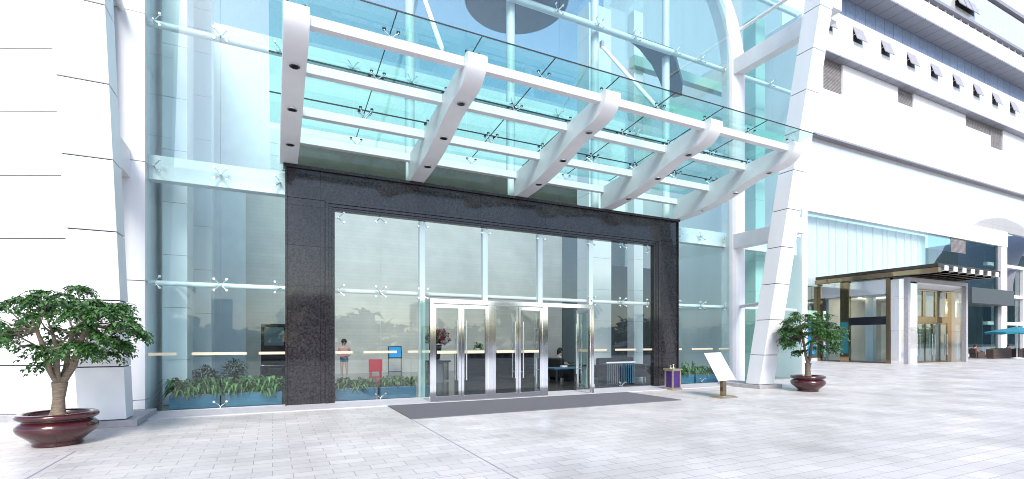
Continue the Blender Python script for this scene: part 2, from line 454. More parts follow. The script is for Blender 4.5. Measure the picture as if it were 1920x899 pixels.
# beams and pipes that tie the piers back
pp(MB().box(14.90, 15.25, 8.95, 12.42, 11.08, 11.64).box(14.30, 14.90, 8.62, 8.97, 11.10, 11.62), 'tie_beam', 'white_paint', bevel=.01)
pp(MB().box(14.90, 15.25, 10.1, 12.42, 4.83, 5.34).box(14.30, 14.90, 9.72, 10.12, 4.85, 5.32), 'tie_beam', 'white_paint', bevel=.01)
pp(MB().box(-2.95, -2.60, 10.2, 12.40, 4.83, 5.40), 'tie_beam', 'white_paint', bevel=.01)
pp(MB().tube([(15.2, 12.4, 12.75), (15.2, 8.9, 12.75)], .06, 12), 'tie_pipe', 'white_paint')
pp(MB().tube([(15.2, 12.4, 2.74), (14.2, 10.4, 2.74)], .06, 12), 'tie_pipe', 'white_paint')
pp(MB().tube([(-2.75, 12.42, 8.25), (-2.75, 9.7, 8.25)], .06, 12), 'tie_pipe', 'white_paint')

# ---- glass skin
def pane(x0, x1, z0, z1, y=FY, mat='glass_clear', gap=.006):
    return pp(MB().box(x0 + gap, x1 - gap, y, y + .014, z0 + gap, z1 - gap), 'glass_pane', mat)
ROW = [2.74, 5.19, 8.25, 11.4, 14.6]
LX = [-2.35, -1.03, .29]; RX = [12.25, 13.54, 14.88]; FX = [15.5, 17.2, 18.9]
for xs in (LX, RX, FX):
    for xa, xb in zip(xs[:-1], xs[1:]):
        for za, zb in zip([.03] + ROW[:-1], ROW):
            pane(xa, xb, za, zb, mat='glass_clear' if za < 4 else 'glass_upper')
UX = [.29, 1.78, 3.25, 4.73, 6.2, 7.68, 9.15, 10.63, 12.25]
for xa, xb in zip(UX[:-1], UX[1:]):
    for za, zb in zip([5.57, 6.32, 8.25, 11.4], [6.32, 8.25, 11.4, 14.6]):
        pane(xa, xb, za, zb, mat='glass_upper' if za > 6 else 'glass_clear')
PX = [1.34, 2.44, 3.52, 5.30, 7.05, 8.84, 10.04, 11.25]
for i, (xa, xb) in enumerate(zip(PX[:-1], PX[1:])):
    pane(xa, xb, 2.74, 4.63, mat='glass_portal')
    if i in (0, 1, 5, 6): pane(xa, xb, .04, 2.74, mat='glass_portal')
# steel shoe and transom tubes behind the glass
for xa, xb in ((-2.36, .29), (12.24, 14.87), (15.5, 18.9)):
    for z in (2.74, 8.25, 11.4, 14.6):
        pp(MB().tube([(xa, 12.72, z), (xb, 12.72, z)], .055 if z < 3 else .075, 12), 'transom', 'white_metal')
    pp(MB().box(xa, xb, 12.68, 12.95, 4.93, 5.45), 'transom', 'white_paint', bevel=.01)
    pp(MB().box(xa, xb, 12.485, 12.53, .0, .032), 'glass_shoe', 'steel')
for z in (8.25, 11.4, 14.6):
    pp(MB().tube([(.25, 12.72, z), (12.3, 12.72, z)], .10, 12), 'transom', 'white_metal')
pp(MB().tube([(1.34, 12.70, 2.74), (11.25, 12.70, 2.74)], .055, 12), 'transom', 'white_metal')
pp(MB().box(1.34, 3.52, 12.485, 12.53, .02, .042).box(8.84, 11.25, 12.485, 12.53, .02, .042), 'glass_shoe', 'steel')
for x, z0 in ((3.52, .02), (5.30, 2.55), (7.05, 2.55), (8.84, .02)):
    pp(MB().box(x - .075, x + .075, 12.54, 12.68, z0, 4.63), 'mullion', 'white_metal', bevel=.006)
for x in (.3, 3.3, 6.3, 9.3, 12.3):
    pp(MB().tube([(x, 13.0, 5.6), (x, 13.0, 14.6)], .13 if x not in (.3,) else .1, 16), 'roof_post', 'white_paint')
# spider fittings (one mesh, copied)
def spider(arms):
    mb = MB()
    mb.tube([(0, .02, 0), (0, .18, 0)], .018, 8)
    for sx, sz in arms:
        mb.tube([(0, .10, 0), (sx * .12, .035, sz * .12)], .012, 8)
        mb.tube([(sx * .12, .035, sz * .12), (sx * .12, -.022, sz * .12)], .026, 10)
    return mb
S4 = ((-1, -1), (1, -1), (-1, 1), (1, 1))
sp4 = pp(spider(S4), 'spider_fitting', 'steel'); sp4.location = Vector((LX[1], FY, 2.74)) - Vector((6.3, 12.5, 0))
def sp(src, x, z):
    put(src, hall, Vector((x, FY, z)) - Vector((6.3, 12.5, 0)))
spL = pp(spider(((1, 1), (1, -1))), 'spider_fitting', 'steel'); spL.location = Vector((LX[0] + .1, FY, 2.74)) - Vector((6.3, 12.5, 0))
spR = pp(spider(((-1, 1), (-1, -1))), 'spider_fitting', 'steel'); spR.location = Vector((LX[2] - .12, FY, 2.74)) - Vector((6.3, 12.5, 0))
spB = pp(spider(((-1, 1), (1, 1))), 'spider_fitting', 'steel'); spB.location = Vector((LX[1], FY, .05)) - Vector((6.3, 12.5, 0))
spT = pp(spider(((-1, -1), (1, -1))), 'spider_fitting', 'steel'); spT.location = Vector((PX[1], FY, 4.60)) - Vector((6.3, 12.5, 0))
for z in (5.19, 8.25, 11.4):
    sp(sp4, LX[1], z); sp(spL, LX[0] + .1, z); sp(spR, LX[2] - .12, z)
for z in (2.74, 5.19, 8.25, 11.4):
    sp(sp4, RX[1], z); sp(spL, RX[0] + .12, z); sp(spR, RX[2] - .15, z); sp(sp4, FX[1], z)
for x in UX[1:-1]:
    for z in (8.25, 11.4): sp(sp4, x, z)
for x in (PX[1], PX[6 - 1]): sp(sp4, x, 2.74)
for x in (PX[2], PX[5]): sp(sp4, x, 2.74)
for x in PX[2:6] + [PX[6]]: sp(spT, x, 4.60)
sp(sp4, PX[6], 2.74)
sp(spL, PX[0] + .1, 2.74); sp(spR, PX[7] - .1, 2.74); sp(spR, PX[7] - .1, 4.5); sp(spL, PX[0] + .1, 4.5)
for x in (PX[1], PX[6], RX[1]): sp(spB, x, .06)
# brass safety strips, each across a glass joint
for xa, xb in ((-2.33, -1.83), (-1.56, -.52), (-.28, .27), (1.36, 1.76), (2.02, 2.84), (3.12, 3.40), (8.9, 9.4), (9.72, 10.55), (10.85, 11.23), (12.27, 12.55), (13.0, 14.0), (14.3, 14.84)):
    pp(MB().box(xa, xb, 12.488, 12.499, 1.195, 1.255), 'safety_strip', 'brass')

# ---- granite portal
po = MB()
G0, G1 = 12.40, 12.60
po.box(.30, 1.12, G0, G1, 0, 4.82); po.box(11.47, 12.23, G0, G1, 0, 4.82)
po.box(.30, 12.23, G0, G1, 4.824, 5.50)
# stepped inner and outer mouldings, mitred round the opening
for k, (a, b, y) in enumerate(((1.122, 1.20, 12.36), (1.202, 1.27, 12.385), (1.272, 1.34, 12.41))):
    t = 5.97 - a; 
    za = 4.63 + (1.34 - a); zb = 4.63 + (1.34 - b)
    po.box(a, b, y, G1, 0, zb); po.box(12.59 - b, 12.59 - a, y, G1, 0, zb); po.box(a, 12.59 - a, y, G1, zb, za)
po.box(.26, .30, 12.35, G1, 0, 5.5); po.box(12.23, 12.27, 12.35, G1, 0, 5.5); po.box(.22, 12.31, 12.33, G1, 5.503, 5.57)
pp(po, 'granite_portal', 'granite', bevel=.006)

# ---- door box with three pairs of chrome framed doors
DY = 11.55
ib = MB()
for xa, xb in ((3.42, 3.50), (4.95, 5.09), (6.54, 6.70), (8.12, 8.21)):
    ib.box(xa, xb, DY - .05, DY + .05, .02, 2.42)
ib.box(3.42, 8.21, DY - .05, DY + .05, 2.42, 2.53)
pp(ib, 'door_frame', 'chrome', bevel=.004)
pp(MB().box(3.42, 8.21, DY + .052, 12.48, 2.50, 2.53), 'door_canopy', 'glass_inner')
for x in (3.45, 8.18): pp(MB().box(x - .007, x + .007, DY + .05, 12.48, .03, 2.49), 'side_screen', 'glass_inner')
def door(x0, x1, hinge, open_deg=0.):
    """one leaf built flat from the hinge"""
    wd = x1 - x0
    e = bpy.data.objects.new('door', None); C.objects.link(e); e.parent = hall
    hx = x0 if hinge == 'L' else x1
    e.location = Vector((hx, DY, .03)) - Vector((6.3, 12.5, 0))
    e.rotation_euler = (0, 0, R(open_deg))
    e['_off'] = (0., 0., 0.)
    s = 1 if hinge == 'L' else -1
    def X(a, b): return (min(s * a, s * b), max(s * a, s * b))
    f = MB()
    a, b = X(0, .075); f.box(a, b, -.025, .025, 0, 2.37)
    a, b = X(wd - .075, wd - .004); f.box(a, b, -.025, .025, 0, 2.37)
    a, b = X(.075, wd - .075); f.box(a, b, -.025, .025, 2.28, 2.37); f.box(a, b, -.025, .025, 0, .12)
    fo = f.build('door_leaf_frame', 'chrome', e, .003)
    a, b = X(.07, wd - .07); MB().box(a, b, -.006, .006, .11, 2.29).build('door_glass', 'glass_door', e)
    a, b = X(.10, wd - .09); MB().box(a, b, -.014, -.007, 1.16, 1.232).build('safety_strip', 'brass', e)
    h = MB(); xh = s * (wd - .115)
    for y in (-.085, .085):
        h.tube([(xh, y, .50), (xh, y, 1.98)], .017, 10)
    for z in (.66, 1.82): h.tube([(xh, -.085, z), (xh, .085, z)], .011, 8)
    h.build('door_handle', 'steel', e)
    return e
door(3.50, 4.225, 'L'); door(4.225, 4.95, 'R'); door(5.09, 5.815, 'L'); door(5.815, 6.54, 'R')
door(6.70, 7.41, 'L', 88); door(7.41, 8.12, 'R', -90)

# ---- interior shell
pp(MB().box(-2.4, 19, 12.56, 23.6, -.02, .012), 'lobby_floor', 'lobby_tile')
pp(MB().box(-1.0, 14.6, 23.5, 23.9, .012, 8.0), 'stone_wall', 'travertine')
pp(MB().box(-2.4, 19, 23.5, 23.9, 8.01, 14.6).box(-2.4, -1.01, 23.5, 23.9, .012, 8.0), 'back_wall', 'white_paint')
pp(MB().box(14.61, 19, 23.45, 23.9, .012, 8.0), 'back_window', 'glass_teal_dark')
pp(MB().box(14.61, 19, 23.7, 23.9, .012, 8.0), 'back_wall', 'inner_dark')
pp(MB().box(-2.9, -2.42, 12.95, 23.9, -.02, 14.6), 'side_wall', 'white_paint')
pp(MB().box(19.0, 19.3, 12.5, 23.9, 0, 14.6), 'side_wall', 'white_clad')
pp(MB().box(-2.9, 19, 12.52, 23.9, 14.62, 14.66), 'unseen_glass_roof', 'glass_inner')  # roof out of view, made of glass to let daylight into the hall
def clad_col(x0, x1, y0, y1, zt, mat='white_clad'):
    mb = MB()
    zs = [.012] + [1.06 + 1.22 * k for k in range(int((zt - 1.1) / 1.22) + 1)] + [zt]
    for a, b in zip(zs[:-1], zs[1:]): mb.box(x0, x1, y0, y1, a + .005, b - .005, 0)
    mb.box(x0 + .015, x1 - .015, y0 + .015, y1 - .015, .012, zt - .01, 1)
    pp(mb, 'inner_column', [mat, 'joint_grey'])
clad_col(-2.28, -1.80, 13.7, 14.5, 14.5); clad_col(-1.98, -1.55, 16.2, 16.9, 14.5)
clad_col(10.9, 11.95, 15.6, 16.4, 14.5); clad_col(12.75, 13.2, 15.2, 15.6, 14.5); clad_col(14.2, 14.7, 19.5, 20.2, 14.5)
clad_col(17.35, 17.9, 13.35, 13.92, 14.5, 'teal_metal')
pp(MB().box(12.3, 16.8, 18.4, 18.5, .012, 5.0), 'dark_reflection_panel', 'inner_dark')  # dark panel stands in for the dark reflections of an inner glass wall
pp(MB().box(.45, 8.6, 12.95, 13.1, 5.2, 6.30), 'bulkhead', 'brown_board')
pp(MB().box(8.62, 12.2, 13.4, 13.5, 5.2, 5.6), 'bulkhead', 'teal_metal')
pp(MB().lathe([(.001, 11.9), (1.55, 11.9), (1.6, 11.95), (1.6, 12.2), (.001, 12.2)], (6.75, 14.9 - 1.45 + .05, 0), 48), 'ceiling_disc', 'concrete_disc')
pp(MB().tube([(6.55, 14.0, 11.885), (6.55, 14.0, 11.91)], .06, 12), 'downlight', 'black_gloss')
# curved mezzanine edge above the right end
P = [(10.45, 12.78), (11.15, 13.02), (12.17, 13.56), (13.1, 14.2), (13.96, 14.86), (14.6, 15.0), (14.8, 14.75), (14.2, 14.1), (13.6, 13.64), (12.9, 13.1), (12.4, 12.78)]
n = len(P)
mb = MB().add([(x, y, 11.36) for x, y in P] + [(x, y, 11.6) for x, y in P],
              [tuple(range(n - 1, -1, -1)), tuple(range(n, 2 * n))] + [(i, (i + 1) % n, (i + 1) % n + n, i + n) for i in range(n)])
pp(mb, 'curved_soffit', 'concrete_disc')
pp(MB().box(12.6, 19, 13.3, 13.6, 9.6, 10.0), 'inner_beam', 'teal_metal')
pp(MB().box(12.6, 19, 15.0, 15.3, 12.2, 12.6), 'inner_beam', 'teal_metal')

# ------------------------------------------------------------ entrance canopy
can = thing('entrance_canopy', 'glass canopy on five curved white beams above the granite portal', 'canopy', (6.3, 12.4, 5.57))
can['_off'] = (6.3, 12.4, 5.57)
bot = [(12.46, 5.575), (11.9, 5.60), (11.3, 5.655), (10.7, 5.75), (10.2, 5.865), (9.8, 5.985), (9.5, 6.075), (9.2, 6.13), (8.95, 6.155), (8.75, 6.17), (8.55, 6.205), (8.40, 6.27), (8.28, 6.37)]
nose = [(8.21, 6.47), (8.175, 6.57), (8.185, 6.65), (8.24, 6.695)]
top = [(8.40, 6.67), (9.66, 6.53), (10.95, 6.36), (12.46, 6.24)]
prof = bot + nose + top
def zb(y):
    for (y0, z0), (y1, z1) in zip(bot[:-1], bot[1:]):
        if y1 <= y <= y0: return z0 + (z1 - z0) * (y - y0) / (y1 - y0)
BX = [.335, 3.315, 6.33, 9.32, 12.31]
beam0 = None
for i, x in enumerate(BX):
    if beam0 is None:
        mb = MB(); n = len(prof)
        vs = [(-.185, y - 12.4, z - 5.57) for y, z in prof] + [(.185, y - 12.4, z - 5.57) for y, z in prof]
        nb = len(bot) + len(nose) - 1
        mb.add(vs, [(i, i + n, (i + 1) % n + n, (i + 1) % n) for i in range(nb)], 0, True)
        mb.add(vs, [(i, i + n, (i + 1) % n + n, (i + 1) % n) for i in range(nb, n - 1)] + [(n - 1, 2 * n - 1, n, 0)])
        # side faces in strips between underside and top
        for off, fl in ((-.185, False), (.185, True)):
            vs2 = [(off, y - 12.4, z - 5.57) for y, z in prof]
            mb.add(vs2, [tuple(range(n)) if fl else tuple(range(n - 1, -1, -1))])
        b = mb.build('canopy_beam', 'white_paint', can)
        beam0 = b
        for y in (11.35, 10.15, 9.05):
            z = zb(y)
            sl_ = math.atan2(zb(y - .1) - zb(y + .1), -.2)
            l = MB().tube([(0, y - 12.4, z - 5.57 - .018), (0, y - 12.4, z - 5.57 + .02)], [.085, .085], 18).tube([(0, y - 12.4, z - 5.57 - .022), (0, y - 12.4, z - 5.57 - .012)], [.06, .06], 18, 1)
            l.build('downlight', ['steel', 'black_gloss'], b)
        b.location = (x - 6.3, 0, 0)
    else:
        c = beam0.copy(); C.objects.link(c); c.parent = can; c.location = (x - 6.3, 0, 0)
        for ch in beam0.children:
            k = ch.copy(); C.objects.link(k); k.parent = c
PUR = [(8.37, 6.49, 6.655), (9.66, 6.385, 6.56), (10.97, 6.15, 6.33), (12.30, 6.07, 6.25)]
def cp(mb, name, mat, bevel=0.): return part(mb, name, mat, can, bevel)
for y, z0, z1 in PUR:
    for xa, xb in zip(BX[:-1], BX[1:]):
        cp(MB().box(xa + .187, xb - .187, y, y + .15, z0, z1), 'purlin', 'white_paint', .006)
def gz(y): return 6.86 - .10 * (y - 8.0)
GX = [-.06, 1.825, 3.315, 4.82, 6.33, 7.825, 9.32, 10.815, 12.70]
GYY = [7.98, 9.78, 11.08, 12.32]
for xa, xb in zip(GX[:-1], GX[1:]):
    for ya, yb in zip(GYY[:-1], GYY[1:]):
        za, zb_ = gz(ya + .008), gz(yb - .008)
        vs = [(x, y, z + dz) for dz in (0, .016) for y, z in ((ya + .008, za), (yb - .008, zb_)) for x in (xa + .006, xb - .006)]
        cp(MB().hexa(vs), 'canopy_glass', 'glass_canopy')
mb = MB()
for y in GYY[1:3]: mb.box(GX[0], GX[-1], y - .007, y + .007, gz(y) - .012, gz(y) + .014)
mb.box(GX[0], GX[-1], 7.972, 7.986, gz(8) - .002, gz(8) + .016)
for x in GX[1:-1]:
    mb.hexa([(x + dx, y, gz(y) + dz) for dz in (-.004, .015) for y in (8.0, 12.3) for dx in (-.007, .007)])
cp(mb, 'glazing_gasket', 'rubber')
def vspider(four):
    mb = MB(); mb.tube([(0, 0, 0), (0, 0, .05)], .03, 10)
    for sx, sy in (((-1, -1), (1, -1), (-1, 1), (1, 1)) if four else ((-1, 0), (1, 0))):
        mb.tube([(0, 0, .04), (sx * .12, sy * .10, .16)], .012, 8)
        mb.tube([(sx * .12, sy * .10, .145), (sx * .12, sy * .10, .17)], .022, 10)
        mb.tube([(sx * .12, sy * .10, .171), (sx * .12, sy * .10, .198)], .032, 10, 1)
    return mb
v2 = None; v4 = None
for j, (y, z0, z1) in enumerate(PUR):
    for i, x in enumerate(GX):
        if j == 3 and i % 2 == 0: continue
        xx = min(max(x, BX[0]), BX[-1])
        loc = Vector((xx, y + .07, z1 - .004)) - Vector((6.3, 12.4, 5.57))
        h = (gz(y + .07) - z1 + .004)
        if x in (GX[0], GX[-1]) : pass
        src = v2 if j in (0, 3) else v4
        if src is None:
            o = vspider(j not in (0, 3)).build('canopy_spider', ['steel', 'rubber'], can); o.location = loc; o.scale = (1, 1, h / .198)
            if j in (0, 3): v2 = o
            else: v4 = o
        else: put(src, can, loc, None, (1, 1, h / .198))
for xa, xb in ((9.17, 7.825), (3.45, 2.75)):
    p0, p1 = Vector((xa, 12.46, 10.66)), Vector((xb, 8.44, 6.66))
    cp(MB().tube([p0, p0.lerp(p1, .03), p0.lerp(p1, .05), p0.lerp(p1, .95), p0.lerp(p1, .97), p1], [.02, .02, .05, .05, .02, .02], 12), 'tie_rod', 'white_metal')
    cp(MB().box(xa - .05, xa + .05, 12.38, 12.49, 10.58, 10.78), 'rod_bracket', 'steel')

# ------------------------------------------------------------ annex building on the right
RY = 23.0
anx = thing('annex_building', 'long white clad building with overhanging floors and a glazed corner on the right', 'building', (50, 23, 0))
anx['_off'] = (50.0, 23.0, 0.0)
def ap(mb, name, mat, bevel=0., label=None): return part(mb, name, mat, anx, bevel, label)
def zs_(z, y): return 1.5 + (z - 1.5) * y / RY
AX0, AX1 = 30.0, 68.0
# beam band with sloping end, glazed skin, overhanging storeys
mb = MB().box(AX0, 67.6, 22.85, 23.4, 11.08, 12.62)
ap(mb, 'fascia_band', 'white_panels', .01)
ap(MB().box(AX0, 90, 23.02, 23.3, 12.63, 17.0), 'glass_skin', 'white_glass_skin')
Y2 = 22.55
z = lambda v, y=Y2: zs_(v, y)
ap(MB().box(AX0, 90, Y2, 22.9, z(17.12), z(20.6)), 'storey_wall', 'white_panels')
ap(MB().box(AX0, 90, Y2 - .002, 23.3, z(16.98), z(17.115)), 'storey_soffit', 'soffit_grey')
# upper part of the storey with louvre recesses left open between wall pieces
sx = lambda x, y=Y2: x * y / RY
LV = [(37.4, 39.85, 20.65), (47.6, 50.05, 21.72), (59.25, 64.3, 21.95), (64.34, 67.0, 20.86)]
cur = AX0
lo, hi = z(20.605), z(23.0)
for xa, xb, zl in LV:
    xa, xb, zl = sx(xa), sx(xb), z(zl)
    if xa - cur > .1: ap(MB().box(cur, xa, Y2, 22.9, lo, hi), 'storey_wall', 'white_panels')
    ap(MB().box(xa, xb, Y2, 22.9, lo, zl), 'storey_wall', 'white_panels') if zl - lo > .1 else None
    ap(MB().box(xa + .01, xb - .01, Y2 + .12, 22.88, zl + .005, hi), 'louvre_panel', 'louvre')
    cur = xb
ap(MB().box(cur, 90, Y2, 22.9, lo, hi), 'storey_wall', 'white_panels')
Y3 = 22.0
z3 = lambda v: zs_(v, Y3)
ap(MB().box(AX0, 90, Y3, 22.95, hi + .01, hi + .10), 'storey_soffit', 'soffit_panels')
ap(MB().box(AX0, 90, Y3, 22.9, hi + .104, z3(26.85)), 'storey_wall', 'white_panels')
Y4 = 22.3
z4 = lambda v: zs_(v, Y4)
brickmat('ribbon_glass', (.20, .27, .40), (.24, .32, .46), (.06, .09, .15), 1.3, 6, .02, plane='XZ', rough=.12, offset=0, noise=.15, bump=.1)
ap(MB().box(AX0, 90, Y4, Y4 + .2, z3(26.86), z4(28.2)), 'ribbon_glazing', 'ribbon_glass')
Y5 = 20.9
z5 = lambda v: zs_(v, Y5 + .3)
zsof = z4(28.2) + .01
ap(MB().box(AX0, 90, Y5, 23, zsof, zsof + .12), 'storey_soffit', 'soffit_panels')
z6 = lambda v: 1.5 + (v - 1.5) * Y5 / 21.8
ap(MB().box(AX0, 90, Y5, 22.4, zsof + .124, z6(30.05)), 'storey_wall', 'white_panels')
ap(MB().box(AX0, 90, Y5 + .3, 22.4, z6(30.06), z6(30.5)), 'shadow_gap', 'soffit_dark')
mb = MB()
for k in range(46): mb.box(AX0 + 1.3 * k - .02, AX0 + 1.3 * k + .02, Y5 + .12, Y5 + .302, z6(30.06), z6(30.5))
ap(mb, 'bracket_row', 'white_paint')['kind'] = 'stuff'
ap(MB().box(AX0, 90, Y5 - .05, 22.4, z6(30.51), z6(30.75)), 'storey_soffit', 'soffit_grey')
ap(MB().box(AX0, 90, Y5, 22.4, z6(30.76), z6(33.45)), 'glass_skin', 'white_glass_skin')
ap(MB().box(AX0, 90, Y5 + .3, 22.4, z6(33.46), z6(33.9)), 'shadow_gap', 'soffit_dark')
ap(MB().box(AX0, 90, Y5 - .05, 22.4, z6(33.91), z6(34.25)), 'storey_soffit', 'soffit_grey')
ap(MB().box(AX0, 90, Y5, 22.4, z6(34.26), z6(40)), 'storey_wall', 'white_panels')
# end return of the upper storeys (closes the block towards the hall)
ap(MB().box(AX0 - .3, AX0 - .01, 20.9, 40, 0, 38), 'end_wall', 'white_clad')
# top hung windows, propped open
aw = None
def awning(x, zc, y, sc_=1.):
    global aw
    if aw is None:
        e = bpy.data.objects.new('awning_window', None); C.objects.link(e); e.parent = anx
        MB().box(-.56, .56, -.012, .0, -.50, .55).build('window_opening', 'inner_dark', e)
        f = MB()
        f.hexa([(-.64, -.02, .56), (.64, -.02, .56), (-.64, .015, .56), (.64, .015, .56), (-.64, -.02, .6), (.64, -.02, .6), (-.64, .015, .6), (.64, .015, .6)])
        a = R(17)
        c = Vector((0, -.02 - math.sin(a) * .56, .57 - math.cos(a) * .56))
        f.obox(c, (.64, 0, 0), (0, math.cos(a) * .025, -math.sin(a) * .025), (0, math.sin(a) * .56, math.cos(a) * .56))
        f.build('window_sash', 'sash_grey', e)
        s = MB()
        for sx_ in (-.58, .58): s.tube([(sx_, -.01, -.1), (sx_, -.34, -.05)], .015, 6)
        s.build('stay', 'steel', e)
        aw = e; e['_off'] = (0., 0., 0.)
    else:
        e = dup(aw, anx)
    e.location = Vector((x, y - .002, zc)) - Vector((50, 23, 0))
    return e
for k in range(9):
    awning((37.9 + 3.9 * k) * Y3 / RY, z3(25.72), Y3)
for k in range(3): awning((54.85 + 1.12 * k) * Y5 / 21.8, z6(31.7), Y5)
# glazed ground storeys, corner column
gx = [30 + 1.5 * k for k in range(26)]
for xa, xb in zip(gx[:-1], gx[1:]):
    pale = xb < 53.5
    lowz = 5.6 if xa > 36.5 else 6.0
    ap(MB().box(xa + .012, min(xb, 66.3) - .012, RY, RY + .02, 5.62, 11.07), 'shop_glass', 'glass_pale' if pale else 'glass_teal_dark')
    if xb < 38.2 or xa > 43.5:
        ap(MB().box(xa + .012, min(xb, 66.3) - .012, RY, RY + .02, .25, 5.60), 'shop_glass', 'glass_teal_dark')
ap(MB().box(30, 37.8, RY - .03, RY + .1, 0, .24).box(44.9, 66.3, RY - .03, RY + .1, 0, .24), 'shop_plinth', 'step_stone')
ap(MB().box(30, 53.4, 23.62, 23.7, 5.7, 11.0), 'pale_blind', 'white_paint')
mb = MB()
rb_ = random.Random(4)
for k in range(19):
    xq = 30.3 + 1.22 * k + rb_.uniform(-.3, .3); mb.box(xq, xq + rb_.choice((.02, .03, .04)), 23.5, 23.61, 5.7, 11.0)
ap(mb, 'blind_edge', 'white_metal')['kind'] = 'stuff'
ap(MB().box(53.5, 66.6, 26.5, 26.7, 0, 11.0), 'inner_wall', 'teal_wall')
ap(MB().box(30, 66.6, 23.1, 40, 5.44, 5.58), 'floor_slab', 'soffit_dark')
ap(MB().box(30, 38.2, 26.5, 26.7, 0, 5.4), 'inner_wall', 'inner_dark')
ap(MB().box(56.4, 59.1, RY - .04, RY - .003, 9.75, 11.06), 'louvre_panel', 'louvre')
ap(MB().box(66.35, 67.6, 22.9, 23.5, 0, 11.07), 'corner_column', 'white_clad', .01)
ap(MB().box(57.6, 66.2, 21.9, 22.95, 5.0, 6.45), 'shop_awning_box', 'grey_box', .02)
ap(MB().box(65.6, 66.33, RY - .1, RY + .2, .02, 11.05), 'grey_pier', 'grey_concrete')
# blue glazed doors deep on the left
bd = thing('blue_shop_door', 'bright blue shop door with steel pull bars seen past the leaning pier', 'door', (34.6, 22.9, 0)); bd['_off'] = (34.6, 22.9, 0.)
part(MB().box(33.0, 36.15, 22.88, 22.95, .55, 2.95), 'door_panel', 'blue_bright', bd)
part(MB().tube([(34.2, 22.8, .9), (34.2, 22.8, 2.2)], .03, 8), 'door_handle', 'steel', bd)
part(MB().tube([(34.5, 22.8, .9), (34.5, 22.8, 2.2)], .03, 8), 'door_handle', 'steel', bd)

# ------------------------------------------------------------ glazed porch in front of the annex
por = thing('entrance_porch', 'glazed porch with bronze roof and pale portal projecting from the white building', 'porch', (40.6, 18, 0)); por['_off'] = (40.6, 18., 0.)
def op(mb, name, mat, bevel=0., label=None): return part(mb, name, mat, por, bevel, label)
PXL, PXR, PYF = 36.7, 44.5, 17.15
# portal frame: two deep piers with a splayed lintel
def pierbox(x0, x1):
    m = MB()
    zz = [.0, 2.15, 4.25, 5.55]
    for a, b in zip(zz[:-1], zz[1:]): m.box(x0, x1, PYF + .26, 18.15, a + .008, b - .008, 0)
    m.box(x0 + .02, x1 - .02, PYF + .27, 18.14, 0, 5.54, 1)
    return m
op(pierbox(PXL, PXL + 1.65), 'portal_pier', ['white_glass_skin', 'joint_grey']); op(pierbox(PXR - .22, PXR), 'portal_pier', ['white_glass_skin', 'joint_grey'])
op(MB().box(PXL, PXL + .26, PYF, PYF + .255, 0, 5.62).box(PXR - .26, PXR, PYF, PYF + .255, 0, 5.62).box(PXL + .262, PXR - .262, PYF, PYF + .255, 5.40, 5.62), 'portal_frame', 'stone_plinth')
op(MB().hexa([(PXL + .3, PYF + .26, 5.30), (PXR - .25, PYF + .26, 5.30), (PXL + 1.7, 18.1, 5.06), (PXR - .25, 18.1, 5.06),
              (PXL + .3, PYF + .26, 5.54), (PXR - .25, PYF + .26, 5.54), (PXL + 1.7, 18.1, 5.54), (PXR - .25, 18.1, 5.54)]), 'portal_lintel', 'white_clad')
# bronze roof with light boxes
rf = MB().box(36.3, 44.45, 15.4, 22.9, 6.02, 6.24)
op(rf, 'porch_roof', 'bronze_dark', .01)
op(MB().box(36.28, 36.6, 15.38, 22.95, 5.70, 6.00), 'roof_fascia', 'bronze', .01)
op(MB().box(36.62, 44.4, 17.2, 17.45, 5.64, 5.98), 'roof_beam', 'bronze_dark')
op(MB().box(36.62, 44.45, 15.42, 15.6, 5.86, 6.0), 'roof_fascia', 'bronze_dark')
rib = None
for k in range(7):
    x = 37.0 + 1.12 * k
    op(MB().box(x + .1, x + .34, 15.65, 17.15, 5.78, 6.0), 'roof_rib', 'bronze', .005)
    op(MB().box(x, x + .44, 15.37, 15.64, 5.84, 6.14), 'rib_end', 'white_paint', .005)
# door wall
op(MB().box(38.35, 38.75, 18.0, 18.12, 0, 5.05).box(43.7, 44.28, 18.0, 18.12, 0, 5.05).box(38.76, 43.69, 18.0, 18.12, 2.78, 3.2).box(38.76, 43.69, 18.0, 18.12, 4.95, 5.05).box(40.4, 40.75, 18.0, 18.12, 3.21, 4.94).box(42.0, 42.5, 18.0, 18.12, 3.21, 4.94), 'bronze_frame', 'bronze', .01)
for xa, xb in ((38.77, 40.39), (40.76, 41.99), (42.51, 43.69)):
    op(MB().box(xa, xb, 18.05, 18.07, 3.22, 4.94), 'porch_glass', 'glass_pale')
for i, xa in enumerate((38.78, 39.77, 40.76, 41.75, 42.74)):
    e = bpy.data.objects.new('porch_door', None); C.objects.link(e); e.parent = por; e.location = (xa - 40.6, .06, 0); e['_off'] = (0., 0., 0.)
    MB().box(.03, .94, -.01, .01, .12, 2.7).build('door_glass', 'glass_teal_dark', e)
    MB().box(.0, .06, -.03, .03, .02, 2.76).box(.91, .97, -.03, .03, .02, 2.76).box(.062, .908, -.03, .03, 2.68, 2.76).box(.062, .908, -.03, .03, .02, .13).build('door_leaf_frame', 'bronze', e)
    MB().tube([(.82 if i % 2 == 0 else .15, -.09, .5), (.82 if i % 2 == 0 else .15, -.09, 2.0)], .025, 8).build('door_handle', 'steel', e)
